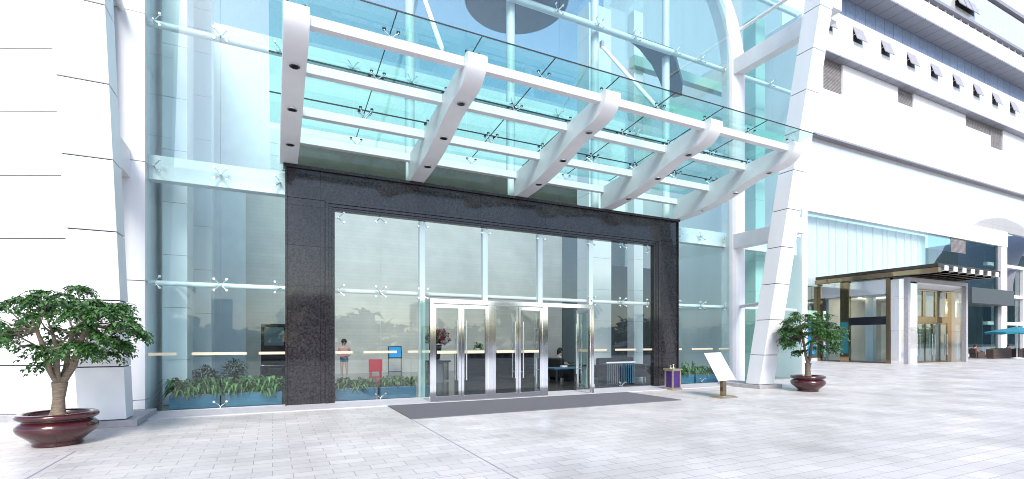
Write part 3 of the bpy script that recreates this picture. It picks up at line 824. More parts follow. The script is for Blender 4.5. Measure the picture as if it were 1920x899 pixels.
# side wall with tall windows
op(MB().box(36.66, 36.95, 18.16, 18.42, 0, 5.7).box(36.66, 36.95, 20.75, 21.35, 0, 5.7).box(36.66, 36.95, 22.75, 22.98, 0, 5.7), 'mirror_pillar', 'bronze')
op(MB().box(36.68, 36.9, 18.44, 20.74, 2.6, 3.15), 'dark_rail', 'black_gloss')
for ya, yb in ((18.43, 20.74), (21.36, 22.74)):
    op(MB().box(36.74, 36.76, ya, yb, 4.66, 5.62), 'transom_panel', 'white_glass_skin')
    op(MB().box(36.74, 36.76, ya, yb, .12, 4.64), 'porch_glass', 'glass_clear')
    op(MB().box(36.66, 36.9, ya, yb, 0, .11), 'sill', 'brown_board')
op(MB().box(37.0, 44.4, 18.2, 22.9, 0, .012), 'porch_floor', 'lobby_tile')
op(MB().box(37.4, 44.3, 22.6, 22.8, .012, 5.6), 'inner_wall', 'travertine')
op(MB().box(36.95, 44.3, 18.6, 22.6, 4.60, 4.75), 'porch_ceiling', 'white_paint')
op(MB().box(44.28, 44.48, 18.2, 22.9, .012, 5.6), 'inner_wall', 'white_paint')
op(MB().box(38.2, 38.6, 20.0, 20.5, .012, 5.6), 'inner_column', 'white_clad')
dl = op(MB().tube([(37.9, 20.7, 4.54), (37.9, 20.7, 4.60)], .1, 12), 'downlight', 'lamp_glow')
pl_l = bpy.data.lights.new('porch_lamp', 'POINT'); pl_l.energy = 60; pl_l.shadow_soft_size = .12; pl_l.color = (1, .86, .66)
pl_o = bpy.data.objects.new('porch_lamp', pl_l); C.objects.link(pl_o); pl_o.parent = por; pl_o.location = (38.9 - 40.6, 20.4 - 18, 4.1)

# ------------------------------------------------------------ domed building at the far right
dom = thing('domed_building', 'grey domed glass building beyond the white one at the right edge', 'building', (90, 30, 0)); dom['_off'] = (90., 30., 0.)
mb = MB(); vs = []; N = 14
pr = [(14.0 * math.cos(t), 15.6 - 9.5 + 9.5 * math.sin(t)) for t in [math.pi * i / N for i in range(N + 1)]]
for y in (25.5, 45):
    for dx, zz in pr: vs.append((90.5 + dx, y, zz))
n = N + 1
mb.add(vs, [(i, i + 1, i + 1 + n, i + n) for i in range(N)], 0, True)
part(mb, 'vault_roof', 'dome_metal', dom)
part(MB().add([(90.5 + dx, 25.7, zz) for dx, zz in pr], [tuple(range(n))]), 'glass_gable', 'glass_teal_dark', dom)
part(MB().add([(90.5 + dx, 29.7, zz) for dx, zz in pr], [tuple(range(n))]), 'inner_wall', 'grey_concrete', dom)
part(MB().box(70, 104.3, 25.72, 25.75, .1, 6.1), 'ground_glazing', 'glass_teal_dark', dom)
part(MB().box(70, 104.3, 29, 29.2, .1, 6.1), 'inner_wall', 'inner_dark', dom)
for zz in (3.3, 6.4, 9.8): part(MB().box(70, 104.4, 25.3, 25.68, zz, zz + .35), 'floor_band', 'white_paint', dom)
for x in (73, 79, 85): part(MB().box(x, x + .4, 25.35, 25.67, 0, 9.8), 'gable_post', 'white_paint', dom)

# ------------------------------------------------------------ potted trees
def leaf(mb, p, d, nrm, L, W, mi=0):
    """one pointed leaf, folded along its midrib and bent down at the tip"""
    d = d.normalized(); s = d.cross(nrm)
    if s.length < 1e-3: s = d.cross(Vector((1, 0, 0)))
    s.normalize(); u = s.cross(d)
    a = p; b = p + d * L * .45 + u * L * .04; c = p + d * L - u * L * .16
    mb.add([a, b + s * W / 2 + u * W * .16, c, b - s * W / 2 + u * W * .16, b], [(0, 4, 1), (1, 4, 2), (0, 3, 4), (3, 2, 4)], mi)
pot0 = None
def pot(loc, label):
    global pot0
    if pot0 is None:
        e = thing('plant_pot', label, 'plant pot', loc, 0, 'dark red glazed pots on the plaza')
        MB().lathe([(.001, 0), (.27, 0), (.285, .02), (.27, .045), (.29, .065), (.36, .13), (.44, .20), (.466, .255), (.46, .30), (.42, .345), (.385, .365), (.39, .38)], n=56).build('bowl', 'pot_glaze', e)
        MB().lathe([(.385, .375), (.43, .382), (.462, .405), (.468, .435), (.452, .462), (.42, .472), (.385, .462), (.372, .44), (.36, .36)], n=56).build('rim', 'pot_glaze', e)
        MB().lathe([(.001, .428), (.2, .425), (.374, .41)], n=40).build('soil', 'soil', e)
        pot0 = e
        return e
    return dup(pot0, None, loc, 1.1, label)
def tree(loc, label, seed, lean, crown, limbs, nleaf, tips):
    rnd = random.Random(seed)
    e = thing('potted_tree', label, 'tree', loc, 0, 'trees in dark red pots')
    tr = MB()
    z0, fork = .415, crown['fork']
    tr.tube([(0, 0, z0), (.0, .0, z0 + .06), (lean * .3, .01, z0 + .25), (lean, 0, fork)], [.11, .085, .07, .095], 14)
    ends = []
    for (dx, dy, dz, r) in limbs:
        p0 = Vector((lean, 0, fork - .05)); p3 = Vector((lean + dx, dy, fork + dz))
        p1 = p0.lerp(p3, .35) + Vector((dx * .12, dy * .12, -.03 * dz)); p2 = p0.lerp(p3, .7) + Vector((rnd.uniform(-.03, .03), rnd.uniform(-.03, .03), 0))
        tr.tube([p0, p1, p2, p3], [r, r * .85, r * .65, r * .45], 10)
        ends.append((p2, p3, r))
    mb = MB(); tw = MB()
    c0 = Vector(crown['c']); rx, rz = crown['rx'], crown['rz']
    cl = []
    for k in range(tips):
        for _ in range(40):
            a = rnd.uniform(0, 2 * math.pi); q = math.sqrt(rnd.uniform(.02, 1)); hh = rnd.uniform(-1, 1)
            x = q * math.cos(a) * rx * rnd.uniform(.9, 1.12); y = q * math.sin(a) * rx
            top_ = rz * (1 - q ** 2.6 * .7) * (1 + .22 * math.sin(a * 3 + seed) * q); zz = top_ * (rnd.uniform(.6, 1.08) if rnd.random() < .45 else rnd.uniform(-.95, .8)) - .10 * q ** 3
            p = c0 + Vector((x, y, zz + rnd.uniform(-.05, .05)))
            if all((p - o).length > crown['gap'] for o in cl): break
        cl.append(p)
        b = min(ends, key=lambda t: (t[1] - p).length)
        m = b[1].lerp(p, .5) + Vector((0, 0, -.04))
        tw.tube([b[1] - (b[1] - b[0]) * .2, b[1], m, p], [b[2] * .4, b[2] * .34, .010, .004], 6)
        out = Vector((p.x - c0.x, p.y - c0.y, .05)); out = out.normalized() if out.length > .01 else Vector((1, 0, 0))
        for f in range(crown['fronds']):      # drooping compound leaves
            aa = rnd.uniform(-1.6, 1.6); dr = Vector((out.x * math.cos(aa) - out.y * math.sin(aa), out.x * math.sin(aa) + out.y * math.cos(aa), rnd.uniform(-.25, .55))).normalized()
            Lf = rnd.uniform(.14, .30); q0 = p.copy()
            for j in range(nleaf):
                t = (j + .6) / nleaf
                q1 = p + dr * Lf * t + Vector((0, 0, -.17 * t * t))
                for sgn in (-1, 1):
                    sd = dr.cross(Vector((0, 0, 1))).normalized() * sgn
                    dd = (sd * .8 + dr * .55 + Vector((0, 0, rnd.uniform(-.9, -.1))) + Vector((rnd.uniform(-.3, .3), rnd.uniform(-.3, .3), 0)))
                    leaf(mb, q1, dd, Vector((rnd.uniform(-.4, .4), rnd.uniform(-.4, .4), 1)).normalized(), rnd.uniform(.055, .10), rnd.uniform(.034, .052))
    # trunk and limbs are one mesh, twigs go with the crown
    o = tr.build('trunk', 'bark', e)
    tw.build('twigs', 'bark', o)
    mb.build('crown', 'leaf_tree', e)
    return e
pot((-2.80, 9.30, 0), 'dark red glazed bowl pot near the angled white wall, holding the wide tree')
pot((14.42, 9.32, 0), 'dark red glazed bowl pot standing alone right of the leaning pier')
tree((-2.80, 9.30, 0), 'wide leafy potted tree against the white wall on the left', 11, .02,
     dict(fork=.90, c=(.08, .0, 1.73), rx=.83, rz=.58, gap=.17, fronds=10),
     [(-.26, .02, .75, .050), (-.05, -.10, .70, .045), (.32, .03, .85, .055), (.10, .2, .75, .045), (-.15, -.2, .5, .035)], 6, 66)
tree((14.42, 9.32, 0), 'smaller round headed potted tree in front of the glazed porch', 5, .0,
     dict(fork=.84, c=(.05, .0, 1.74), rx=.76, rz=.60, gap=.14, fronds=10),
     [(-.24, .0, .85, .045), (.10, -.08, .80, .045), (.36, .05, .72, .04), (.06, .2, .75, .04)], 6, 74)

# ------------------------------------------------------------ plaza objects
st = thing('sign_stand', 'blank white tilted board on a short bronze post and square base', 'sign stand', (10.78, 9.27, 0))
MB().box(-.30, .30, -.22, .22, 0, .03).box(-.26, .26, -.18, .18, .03, .055).build('base', 'gold', st, .008)
MB().box(-.065, .065, -.05, .05, .055, .50).build('post', 'bronze', st, .006)
bd_ = MB(); q = [(-.33, -.14, .45), (.30, -.14, .47), (-.33, .34, 1.17), (.29, .34, 1.18)]
nn = Vector((0, -.72, .48)).normalized() * .012
bd_.hexa([Vector(a) - nn for a in q] + [Vector(a) + nn for a in q])
bd_.build('board', 'white_metal', st, .004)
lb = thing('lantern_box', 'gold framed box with deep purple panels beside the granite pillar', 'box', (11.05, 11.38, 0))
MB().box(-.20, .20, -.20, .20, 0, .05).box(-.17, .17, -.17, .17, .05, .08).box(-.17, .17, -.17, .17, .58, .62).box(-.20, .20, -.20, .20, .62, .655).build('plinth_and_cap', 'gold', lb, .006)
for sx_ in (-1, 1):
    for sy_ in (-1, 1): MB().box(sx_ * .15 - .02, sx_ * .15 + .02, sy_ * .15 - .02, sy_ * .15 + .02, .08, .58).build('corner_post', 'gold', lb, .004)
MB().box(-.14, .14, -.14, .14, .081, .579).build('panel', 'purple', lb)
t_ = MB().lathe([(.05, 0), (.055, .02), (.02, .03), (.012, .06), (.03, .08), (.001, .10)], (-.08, 0, .655), 14).lathe([(.05, 0), (.055, .02), (.02, .03), (.012, .09), (.035, .11), (.001, .14)], (.06, .03, .655), 14)
t_.build('finial', 'gold', lb)

# ------------------------------------------------------------ planters and ferns behind the glass
def fern(mb, rnd, x0, x1, y0, y1, z, n, L):
    for k in range(n):
        x = rnd.uniform(x0, x1); y = rnd.uniform(y0, y1); a = rnd.uniform(0, 2 * math.pi)
        d_ = Vector((math.cos(a), math.sin(a), 0)); up = rnd.uniform(.7, 2.3); l = L * rnd.uniform(.45, 1.05)
        p = Vector((x, y, z)); pts = []
        for j in range(5):
            t = j / 4
            pts.append(p + d_ * l * t * .75 + Vector((0, 0, l * (up * t - (up * .55 + .6) * t * t))))
        s = d_.cross(Vector((0, 0, 1))); wd = rnd.uniform(.018, .05)
        vs = []; ws = [.5, 1, .9, .6, .05]
        for j, q in enumerate(pts):
            vs += [q - s * wd * ws[j], q + s * wd * ws[j]]
        mb.add(vs, [(2 * j, 2 * j + 1, 2 * j + 3, 2 * j + 2) for j in range(4)])
rnd = random.Random(3)
PL = [(-2.02, -1.07, 'blue planter trough at the far left of the building glass'), (-.97, .20, 'blue planter trough just left of the granite portal'),
      (1.40, 2.40, 'blue planter trough just right of the left granite pillar'), (2.50, 3.44, 'blue planter trough left of the chrome doors'),
      (12.32, 13.48, 'blue planter trough just right of the granite portal'), (13.58, 14.75, 'blue planter trough behind the tilted white sign board')]
FL = ['bushy fern in the farthest left blue trough', 'fern bed in the trough left of the granite portal', 'fern bed beside the left granite pillar', 'fern bed left of the chrome doors', 'fern bed right of the granite portal', 'fern bed behind the tilted white sign board']
for (xa, xb, lab), fl in zip(PL, FL):
    e = thing('planter_trough', lab, 'planter', ((xa + xb) / 2, 13.05, .013), 0, 'blue planter troughs inside the glass')
    hw = (xb - xa) / 2
    MB().box(-hw, hw, -.20, .20, 0, .30).build('trough', 'planter_blue', e, .006)
    MB().box(-hw + .02, hw - .02, -.18, .18, .301, .31).build('soil', 'soil', e)
    m = MB(); fern(m, rnd, xa + .05, xb - .05, 12.93, 13.2, .31, 300 if xa > 0 else 380, .42 if xa > 0 else .56)
    o = m.build('fern_bed', 'leaf_fern'); tag(o, fl, 'fern', 'ferns in the blue troughs')
m = MB(); fern(m, rnd, 13.0, 14.3, 13.3, 13.6, .30, 40, .75)
tag(m.build('broadleaf_plant', 'leaf_fern'), 'tall broad leaved plant behind the fern bed right of the portal', 'plant')
def bush(x, y, r, h, label):
    e = thing('potted_bush', label, 'bush', (x, y, .013), 0, 'dark bushes in the lobby')
    MB().lathe([(.001, 0), (r * .5, 0), (r * .6, h * .4), (r * .55, h * .4), (.001, h * .38)], n=20).build('tub', 'black_gloss', e)
    m = MB(); rr = random.Random(int(x * 100))
    for k in range(420):
        v = Vector((rr.gauss(0, 1), rr.gauss(0, 1), rr.gauss(0, 1))).normalized() * rr.uniform(.5, 1.05)
        p = Vector((v.x * r, v.y * r, h * .7 + v.z * h * .32))
        leaf(m, p, Vector((v.x, v.y, rr.uniform(-.6, .8))), Vector((0, 0, 1)), .11, .05)
    m.build('foliage', 'leaf_dark', e)
bush(-1.55, 14.9, .35, .80, 'dark bush behind the white column in the left glass')
bush(-.95, 15.8, .30, .95, 'taller dark bush near the left glass joint')
m = MB(); fern(m, rnd, 9.6, 11.3, 16.9, 17.3, .35, 260, .30)
hb = thing('hedge_trough', 'low black trough with a green hedge behind the seated woman', 'planter', (10.45, 17.1, .013))
MB().box(-.9, .9, -.22, .22, 0, .42).build('trough', 'black_gloss', hb)
o = m.build('hedge', 'leaf_fern', hb); o.location = (-10.45, -17.1, .05)

# ------------------------------------------------------------ lobby furniture
k_ = thing('display_kiosk', 'tall black kiosk with a framed screen seen through the left glass', 'kiosk', (.08, 22.6, .013))
MB().box(-.52, .52, -.25, .2, 0, .5).build('plinth', 'black_gloss', k_, .02)
MB().box(-.5, .5, -.12, .15, .501, 2.2).build('cabinet', 'black_gloss', k_, .02)
MB().box(-.38, .34, -.135, -.121, 1.30, 2.05).build('screen', 'screen', k_)
MB().box(-.25, .25, -.29, -.252, .15, .38).build('speaker_grille', 'rubber', k_, .01)
rb = thing('red_board', 'red square board standing against the stone wall', 'board', (4.2, 22.7, .013))
MB().box(-.30, .30, -.03, .03, .1, .66).build('panel', 'red', rb, .01)
for x in (-.22, .22): MB().box(x - .03, x + .03, -.12, .12, 0, .10).build('foot', 'red', rb)
es = thing('poster_stand', 'black frame stand holding a tilted bright blue poster', 'poster stand', (4.98, 22.3, .013))
for x in (-.29, .29): MB().tube([(x, 0, 0), (x, 0, 1.25)], .018, 8).build('leg', 'rubber', es)
MB().tube([(-.29, 0, .1), (.29, 0, .1)], .02, 8).build('crossbar', 'rubber', es)
MB().obox((0, -.03, .98), (.31, 0, 0), (0, .015, .004), (0, .06, .27)).build('poster_frame', 'rubber', es)
MB().obox((0, -.052, .98), (.27, 0, 0), (0, .004, .001), (0, .055, .23)).build('poster', 'blue_bright', es)
# flower table
ft = thing('pedestal_table', 'round table on a lattice screen drum inside the left doors', 'table', (5.45, 17.6, .013))
MB().lathe([(.001, .72), (.55, .72), (.56, .74), (.55, .77), (.001, .77)], n=36).build('tabletop', 'black_gloss', ft)
MB().lathe([(.30, 0), (.30, .72)], n=30).build('drum', 'white_metal', ft)
lt = MB()
for i in range(26):
    a = 2 * math.pi * i / 26
    for j in range(5):
        z_ = .04 + .14 * j; rr = .46
        pts = [(rr * math.cos(a + .10 * math.cos(t)), rr * math.sin(a + .10 * math.cos(t)), z_ + .065 + .065 * math.sin(t)) for t in [2 * math.pi * q / 8 for q in range(9)]]
        lt.tube(pts, .008, 4, caps=False)
o = lt.build('lattice_screen', 'rubber', ft)
vz = thing('flower_vase', 'black vase full of pink flowers on the round table', 'vase', (5.45, 17.6, .783))
MB().lathe([(.001, 0), (.13, 0), (.14, .05), (.19, .35), (.22, .55), (.21, .57), (.18, .54)], n=28).build('vase', 'black_gloss', vz)
fm = MB(); fl = MB(); wf = MB(); rr = random.Random(9)
for k in range(150):
    a = rr.uniform(0, 6.28); e_ = rr.uniform(.2, 1.3); v = Vector((math.cos(a) * math.cos(e_), math.sin(a) * math.cos(e_), math.sin(e_)))
    p = Vector((0, 0, .55)) + v * rr.uniform(.1, .45)
    leaf(fm, p, v + Vector((0, 0, rr.uniform(-.4, .3))), Vector((0, 0, 1)), .28, .07)
for k in range(70):
    a = rr.uniform(0, 6.28); e_ = rr.uniform(.0, 1.2); v = Vector((math.cos(a) * math.cos(e_), math.sin(a) * math.cos(e_), math.sin(e_)))
    p = Vector((0, 0, .6)) + v * rr.uniform(.35, .6)
    tgt = fl if k % 4 else wf
    for q in range(6): leaf(tgt, p, Vector((rr.gauss(0, 1), rr.gauss(0, 1), rr.gauss(0, 1))), Vector((0, 0, 1)), .10, .07)
fm.build('foliage', 'leaf_fern', vz); fl.build('pink_flowers', 'flower_pink', vz); wf.build('white_flowers', 'flower_white', vz)
rc = thing('reception_counter', 'long reception counter behind the middle doors, its black standing in for dark reflections', 'counter', (8.6, 19.2, .013))
MB().box(-1.75, 1.75, -.35, .35, .08, 1.0).build('body', 'black_gloss', rc, .01)  # black body also stands in for asphalt and cars reflected in the doors
MB().box(-1.85, 1.85, -.42, .42, 1.0, 1.06).build('worktop', 'travertine', rc, .01)
MB().box(-1.7, 1.7, -.30, .30, 0, .08).build('plinth', 'rubber', rc)
pw = thing('counter_plant', 'small leafy plant in a white bowl on the reception counter', 'plant', (7.75, 19.1, 1.073))
MB().lathe([(.001, 0), (.10, 0), (.17, .12), (.16, .13), (.001, .10)], n=20).build('bowl', 'white_metal', pw)
m = MB(); fern(m, rnd, -.08, .08, -.08, .08, .1, 40, .42); m.build('foliage', 'leaf_fern', pw)
# lounge corner on the right
def sofa(x, y, rz, wd, label, group=None):
    e = thing('sofa', label, 'sofa', (x, y, .013), R(rz), group)
    MB().box(-wd / 2, wd / 2, -.4, .4, .12, .42).build('seat', 'black_leather', e, .04)
    MB().box(-wd / 2, wd / 2, .22, .42, .422, .85).build('backrest', 'black_leather', e, .05)
    for s in (-1, 1): MB().box(s * wd / 2 - .1, s * wd / 2 + .1, -.4, .42, .12, .6).build('armrest', 'black_leather', e, .04)
    for sx_ in (-1, 1):
        for sy_ in (-1, 1): MB().box(sx_ * (wd / 2 - .05) - .025, sx_ * (wd / 2 - .05) + .025, sy_ * .34 - .025, sy_ * .34 + .025, 0, .12).build('leg', 'steel', e)
    return e
sofa(11.9, 14.9, 8, 1.9, 'long black leather sofa at the right end of the lobby')
sofa(10.0, 16.1, 96, .9, 'black leather armchair in which a woman sits, seen through the open door')
bk = thing('rail_basket', 'black slatted holder with a pale top rail behind the right hand glass', 'basket', (10.45, 13.35, .013))
for k in range(15): MB().box(-.55 + .078 * k - .012, -.55 + .078 * k + .012, -.25, -.235, .06, .74).build('slat', 'planter_blue', bk)
MB().box(-.58, .58, -.22, .25, .02, .72).build('body', 'black_gloss', bk, .01)
MB().tube([(-.6, -.24, .77), (.6, -.24, .77)], .03, 10).build('top_rail', 'white_metal', bk)
wt = thing('white_pedestal', 'short white square pedestal beside the open door', 'pedestal', (9.42, 13.6, .013))
MB().box(-.14, .14, -.14, .14, .06, .66).build('column', 'white_metal', wt, .006); MB().box(-.26, .26, -.22, .22, .661, .70).build('top', 'black_gloss', wt, .005); MB().box(-.18, .18, -.18, .18, 0, .059).build('foot', 'white_metal', wt)
tt = thing('side_table', 'low dark blue table behind the open door leaf', 'table', (9.35, 14.9, .013))
MB().box(-.6, .6, -.35, .35, .5, .55).build('tabletop', 'planter_blue', tt, .01)
for sx_ in (-.5, .5):
    for sy_ in (-.28, .28): MB().box(sx_ - .03, sx_ + .03, sy_ - .03, sy_ + .03, 0, .5).build('leg', 'rubber', tt)
tb = tag(MB().box(9.2, 9.42, 14.8, 14.95, .565, .63).build('tissue_box', 'white_metal', bevel=.01), 'small white tissue box on the low dark blue table', 'box')
lt_ = thing('luggage_trolley', 'black luggage trolley with a curved handle beside the seated woman', 'trolley', (9.85, 17.3, .013))
MB().box(-.3, .3, -.25, .25, .14, .8).build('load', 'black_leather', lt_, .04)
MB().tube([(-.28, .2, .1), (-.28, .2, 1.0), (-.22, .2, 1.1), (.05, .2, 1.1), (.1, .2, 1.02)], .025, 8).build('handle', 'rubber', lt_)
for sx_ in (-.22, .22):
    for sy_ in (-.2, .2): MB().tube([(sx_ - .02, sy_, .07), (sx_ + .02, sy_, .07)], .07, 14).build('wheel', 'rubber', lt_)
MB().box(-.32, .32, -.27, .27, .10, .138).build('deck', 'steel', lt_)

# ------------------------------------------------------------ people
def skinmesh(name, verts, edges, radii, mat, parent, levels=2, root=0):
    me = bpy.data.meshes.new(name); me.from_pydata(verts, edges, []); me.materials.append(M[mat])
    o = bpy.data.objects.new(name, me); C.objects.link(o); o.parent = parent
    md = o.modifiers.new('skin', 'SKIN'); md.use_smooth_shade = True
    for i, r in enumerate(radii):
        sv = me.skin_vertices[0].data[i]; sv.radius = r if isinstance(r, tuple) else (r, r); sv.use_root = (i == root)
    s = o.modifiers.new('sub', 'SUBSURF'); s.levels = levels; s.render_levels = levels
    return o
def person(name_label, loc, rz, J, shirt, lower, hair='hair', lower_len='short', hold=None):
    """J: joint positions in metres, facing -y.  One continuous skin body; clothes and hair are children"""
    e = thing('person', name_label, 'person', loc, R(rz))
    V = []; E = []; RR = []
    def add(p, r, fr=None):
        V.append(p); RR.append(r)
        if fr is not None: E.append((fr, len(V) - 1))
        return len(V) - 1
    pel = add(J['pelvis'], (.115, .095)); wai = add(J['waist'], (.105, .085), pel); che = add(J['chest'], (.125, .10), wai)
    nek = add(J['neck'], (.048, .048), che); hd0 = add(J['head0'], (.065, .07), nek); hd1 = add(J['head1'], (.085, .095), hd0); add(J['head2'], (.055, .065), hd1)
    for s in 'LR':
        sh = add(J['sh' + s], (.052, .052), che); el = add(J['el' + s], (.038, .038), sh); wr = add(J['wr' + s], (.026, .026), el)
        hv = Vector(J['ha' + s]); wv = Vector(J['wr' + s]); pl_ = add(J['ha' + s], (.032, .022), wr)
        dv = (hv - wv).normalized(); sd = dv.cross(Vector((0, 1, .2))).normalized()
        for q, (off, ln) in enumerate(((-.028, .058), (-.010, .07), (.010, .066), (.028, .05))):
            f1 = add(tuple(hv + sd * off + dv * ln * .5), (.0095, .0095), pl_); add(tuple(hv + sd * off * 1.05 + dv * ln + Vector((0, -.008, -.006))), (.008, .008), f1)
        t1 = add(tuple(wv.lerp(hv, .5) - sd * .04 + Vector((0, -.012, 0))), (.010, .010), wr); add(tuple(hv - sd * .052 + Vector((0, -.02, 0))), (.009, .009), t1)
        hp = add(J['hp' + s], (.085, .085), pel); kn = add(J['kn' + s], (.055, .055), hp); an = add(J['an' + s], (.036, .036), kn)
        add(J['to' + s], (.036, .026), an)
    skinmesh('body', V, E, RR, 'skin', e)
    # shirt with sleeves
    V = []; E = []; RR = []
    a = add(J['waist'], (.128, .108)); a0_ = add(tuple(Vector(J['pelvis']).lerp(Vector(J['waist']), .35)), (.132, .115), a); b = add(J['chest'], (.143, .116), a); add(tuple(Vector(J['chest']).lerp(Vector(J['neck']), .72)), (.07, .065), b)
    for s in 'LR':
        sh = add(J['sh' + s], (.066, .066), b); add(tuple(Vector(J['sh' + s]).lerp(Vector(J['el' + s]), .62)), (.055, .055), sh)
    skinmesh('shirt', V, E, RR, shirt, e)
    V = []; E = []; RR = []
    a = add(J['pelvis'], (.132, .115)); add(tuple(Vector(J['pelvis']).lerp(Vector(J['waist']), .6)), (.124, .105), a)
    for s in 'LR':
        hp = add(J['hp' + s], (.102, .102), a)
        if lower_len == 'short': add(tuple(Vector(J['hp' + s]).lerp(Vector(J['kn' + s]), .45)), (.092, .092), hp)
        else:
            kn = add(J['kn' + s], (.072, .072), hp); add(tuple(Vector(J['kn' + s]).lerp(Vector(J['an' + s]), .9)), (.055, .055), kn)
    skinmesh('shorts' if lower_len == 'short' else 'trousers', V, E, RR, lower, e)
    h1 = Vector(J['head1']); hm = MB(); hm.ball((h1.x, h1.y + .022, h1.z + .028), .108, 14, 9, 0, 1.08)
    hm.tube([(h1.x, h1.y + .07, h1.z + .02), (h1.x, h1.y + .09, h1.z - .1), (h1.x, h1.y + .075, h1.z - .17)], [.07, .06, .03], 10)
    hm.build('hair', hair, e)
    fc = MB()
    for s in (-1, 1):
        fc.ball((h1.x + s * .034, h1.y - .083, h1.z - .005), .011, 8, 5)
    fc.build('eyes', 'rubber', e)
    nz = MB(); nz.tube([(h1.x, h1.y - .085, h1.z), (h1.x, h1.y - .108, h1.z - .035), (h1.x, h1.y - .085, h1.z - .042)], [.009, .014, .008], 8)
    for s in (-1, 1): nz.ball((h1.x + s * .088, h1.y + .005, h1.z - .015), .022, 8, 5)
    nz.build('nose_and_ears', 'skin', e)
    mo = MB(); mo.tube([(h1.x - .025, h1.y - .082, h1.z - .068), (h1.x, h1.y - .09, h1.z - .07), (h1.x + .025, h1.y - .082, h1.z - .068)], .006, 6); mo.build('mouth', 'flower_pink', e)
    sh_ = []
    for s in 'LR':
        a = Vector(J['an' + s]); t = Vector(J['to' + s])
        MB().tube([a + Vector((0, .04, -.03)), a.lerp(t, .5) + Vector((0, 0, -.015)), t], [.042, .042, .034], 10).build('shoe', 'dark_cloth', e)
    return e
stand = dict(pelvis=(0, 0, .84), waist=(0, -.005, .98), chest=(0, 0, 1.17), neck=(0, .005, 1.30), head0=(0, 0, 1.36), head1=(0, -.01, 1.44), head2=(0, -.005, 1.50),
             shL=(-.16, 0, 1.22), elL=(-.24, .03, .99), wrL=(-.15, -.16, .90), haL=(-.10, -.22, .89), shR=(.16, 0, 1.22), elR=(.25, .03, .99), wrR=(.17, -.16, .90), haR=(.12, -.22, .89),
             hpL=(-.085, 0, .76), knL=(-.09, -.02, .43), anL=(-.08, .01, .07), toL=(-.09, -.14, .035), hpR=(.085, 0, .76), knR=(.10, -.04, .43), anR=(.12, -.03, .07), toR=(.14, -.18, .035))
sit = dict(pelvis=(0, .12, .50), waist=(0, .16, .64), chest=(0, .15, .83), neck=(0, .10, .97), head0=(0, .07, 1.02), head1=(0, .05, 1.10), head2=(0, .06, 1.16),
           shL=(-.16, .14, .88), elL=(-.22, .06, .65), wrL=(-.10, -.15, .62), haL=(-.04, -.21, .62), shR=(.16, .14, .88), elR=(.22, .06, .65), wrR=(.10, -.15, .62), haR=(.05, -.21, .62),
           hpL=(-.09, .05, .50), knL=(-.10, -.40, .52), anL=(-.10, -.58, .13), toL=(-.10, -.74, .06), hpR=(.09, .05, .50), knR=(.10, -.40, .55), anR=(.06, -.62, .15), toR=(.06, -.78, .09))
person('woman in a pink top and denim shorts standing inside left of the red board', (2.55, 20.4, .013), 0, stand, 'pink', 'denim')
person('woman in a patterned blouse sitting in the black armchair, facing right', (9.98, 16.1, .013), 84, sit, 'patterned', 'dark_cloth', lower_len='short')
sit2 = {k: tuple(v) for k, v in sit.items()}
# terrace at the far right
def wicker(x, y, rz, label):
    e = thing('wicker_armchair', label, 'armchair', (x, y, 0), R(rz), 'wicker armchairs on the terrace')
    MB().box(-.34, .34, -.36, .30, .08, .42).build('seat', 'wicker', e, .03); MB().box(-.36, .36, .18, .36, .422, .85).build('backrest', 'wicker', e, .04)
    for s in (-1, 1): MB().box(s * .36 - .06, s * .36 + .06, -.36, .2, .08, .62).build('armrest', 'wicker', e, .03)
    return e
wicker(53.6, 20.1, 60, 'wicker armchair left of the long brown planter on the terrace')
person('person in a red top sitting left of the long brown planter', (53.6, 20.1, 0), 60, sit2, 'red', 'dark_cloth', lower_len='long')
wicker(57.6, 21.6, 10, 'wicker armchair behind the long brown planter on the terrace')
person('person in a green shirt sitting behind the long brown planter', (57.6, 21.6, 0), 10, sit2, 'green_shirt', 'dark_cloth', lower_len='long')
wicker(60.4, 20.3, -20, 'wicker armchair under the right side of the teal parasol')
person('person in a dark shirt sitting under the teal parasol', (60.4, 20.3, 0), -20, sit2, 'dark_cloth', 'dark_cloth', lower_len='long')
def lowplanter(xa, xb, y, h, mat, label):
    e = thing('terrace_planter', label, 'planter', ((xa + xb) / 2, y, 0), 0, 'planters round the terrace'); hw = (xb - xa) / 2
    m = MB()
    for j in range(3): m.box(-hw, hw, -.25, .25, .03 + j * h / 3, .02 + (j + 1) * h / 3)
    m.build('boards', mat, e, .01)
    MB().box(-hw + .03, hw - .03, -.22, .22, .0, h - .02).build('liner', 'soil', e)
    f = MB(); fern(f, rnd, -hw + .1, hw - .1, -.15, .15, h - .03, int(90 * (xb - xa)), .22); f.build('foliage', 'leaf_fern', e)
lowplanter(54.6, 58.0, 19.6, .78, 'wicker', 'long brown boarded planter on the terrace')
lowplanter(58.4, 59.2, 19.3, .80, 'wicker', 'short dark brown planter under the teal parasol')
lowplanter(59.3, 60.5, 19.0, .80, 'grey_box', 'grey planter at the far right under the teal parasol')
pa = thing('parasol', 'teal parasol open over the terrace at the far right', 'parasol', (56.7, 18.6, 0))
MB().lathe([(.001, 0), (.4, 0), (.42, .08), (.08, .12), (.001, .12)], n=20).build('base', 'white_metal', pa)
MB().tube([(0, 0, .1), (0, 0, 2.85)], .035, 10).build('pole', 'white_metal', pa)
cv = MB(); ring = 8; Rr = 2.1
vs = [(0, 0, 2.72)]
for i in range(16):
    a = 2 * math.pi * i / 16; dip = 0 if i % 2 == 0 else .06
    vs.append((Rr * math.cos(a) * (1 - dip * .8), Rr * math.sin(a) * (1 - dip * .8), 2.22 + dip))
for i in range(16):
    x, y, z_ = vs[1 + i]; vs.append((x, y, z_ - .16))
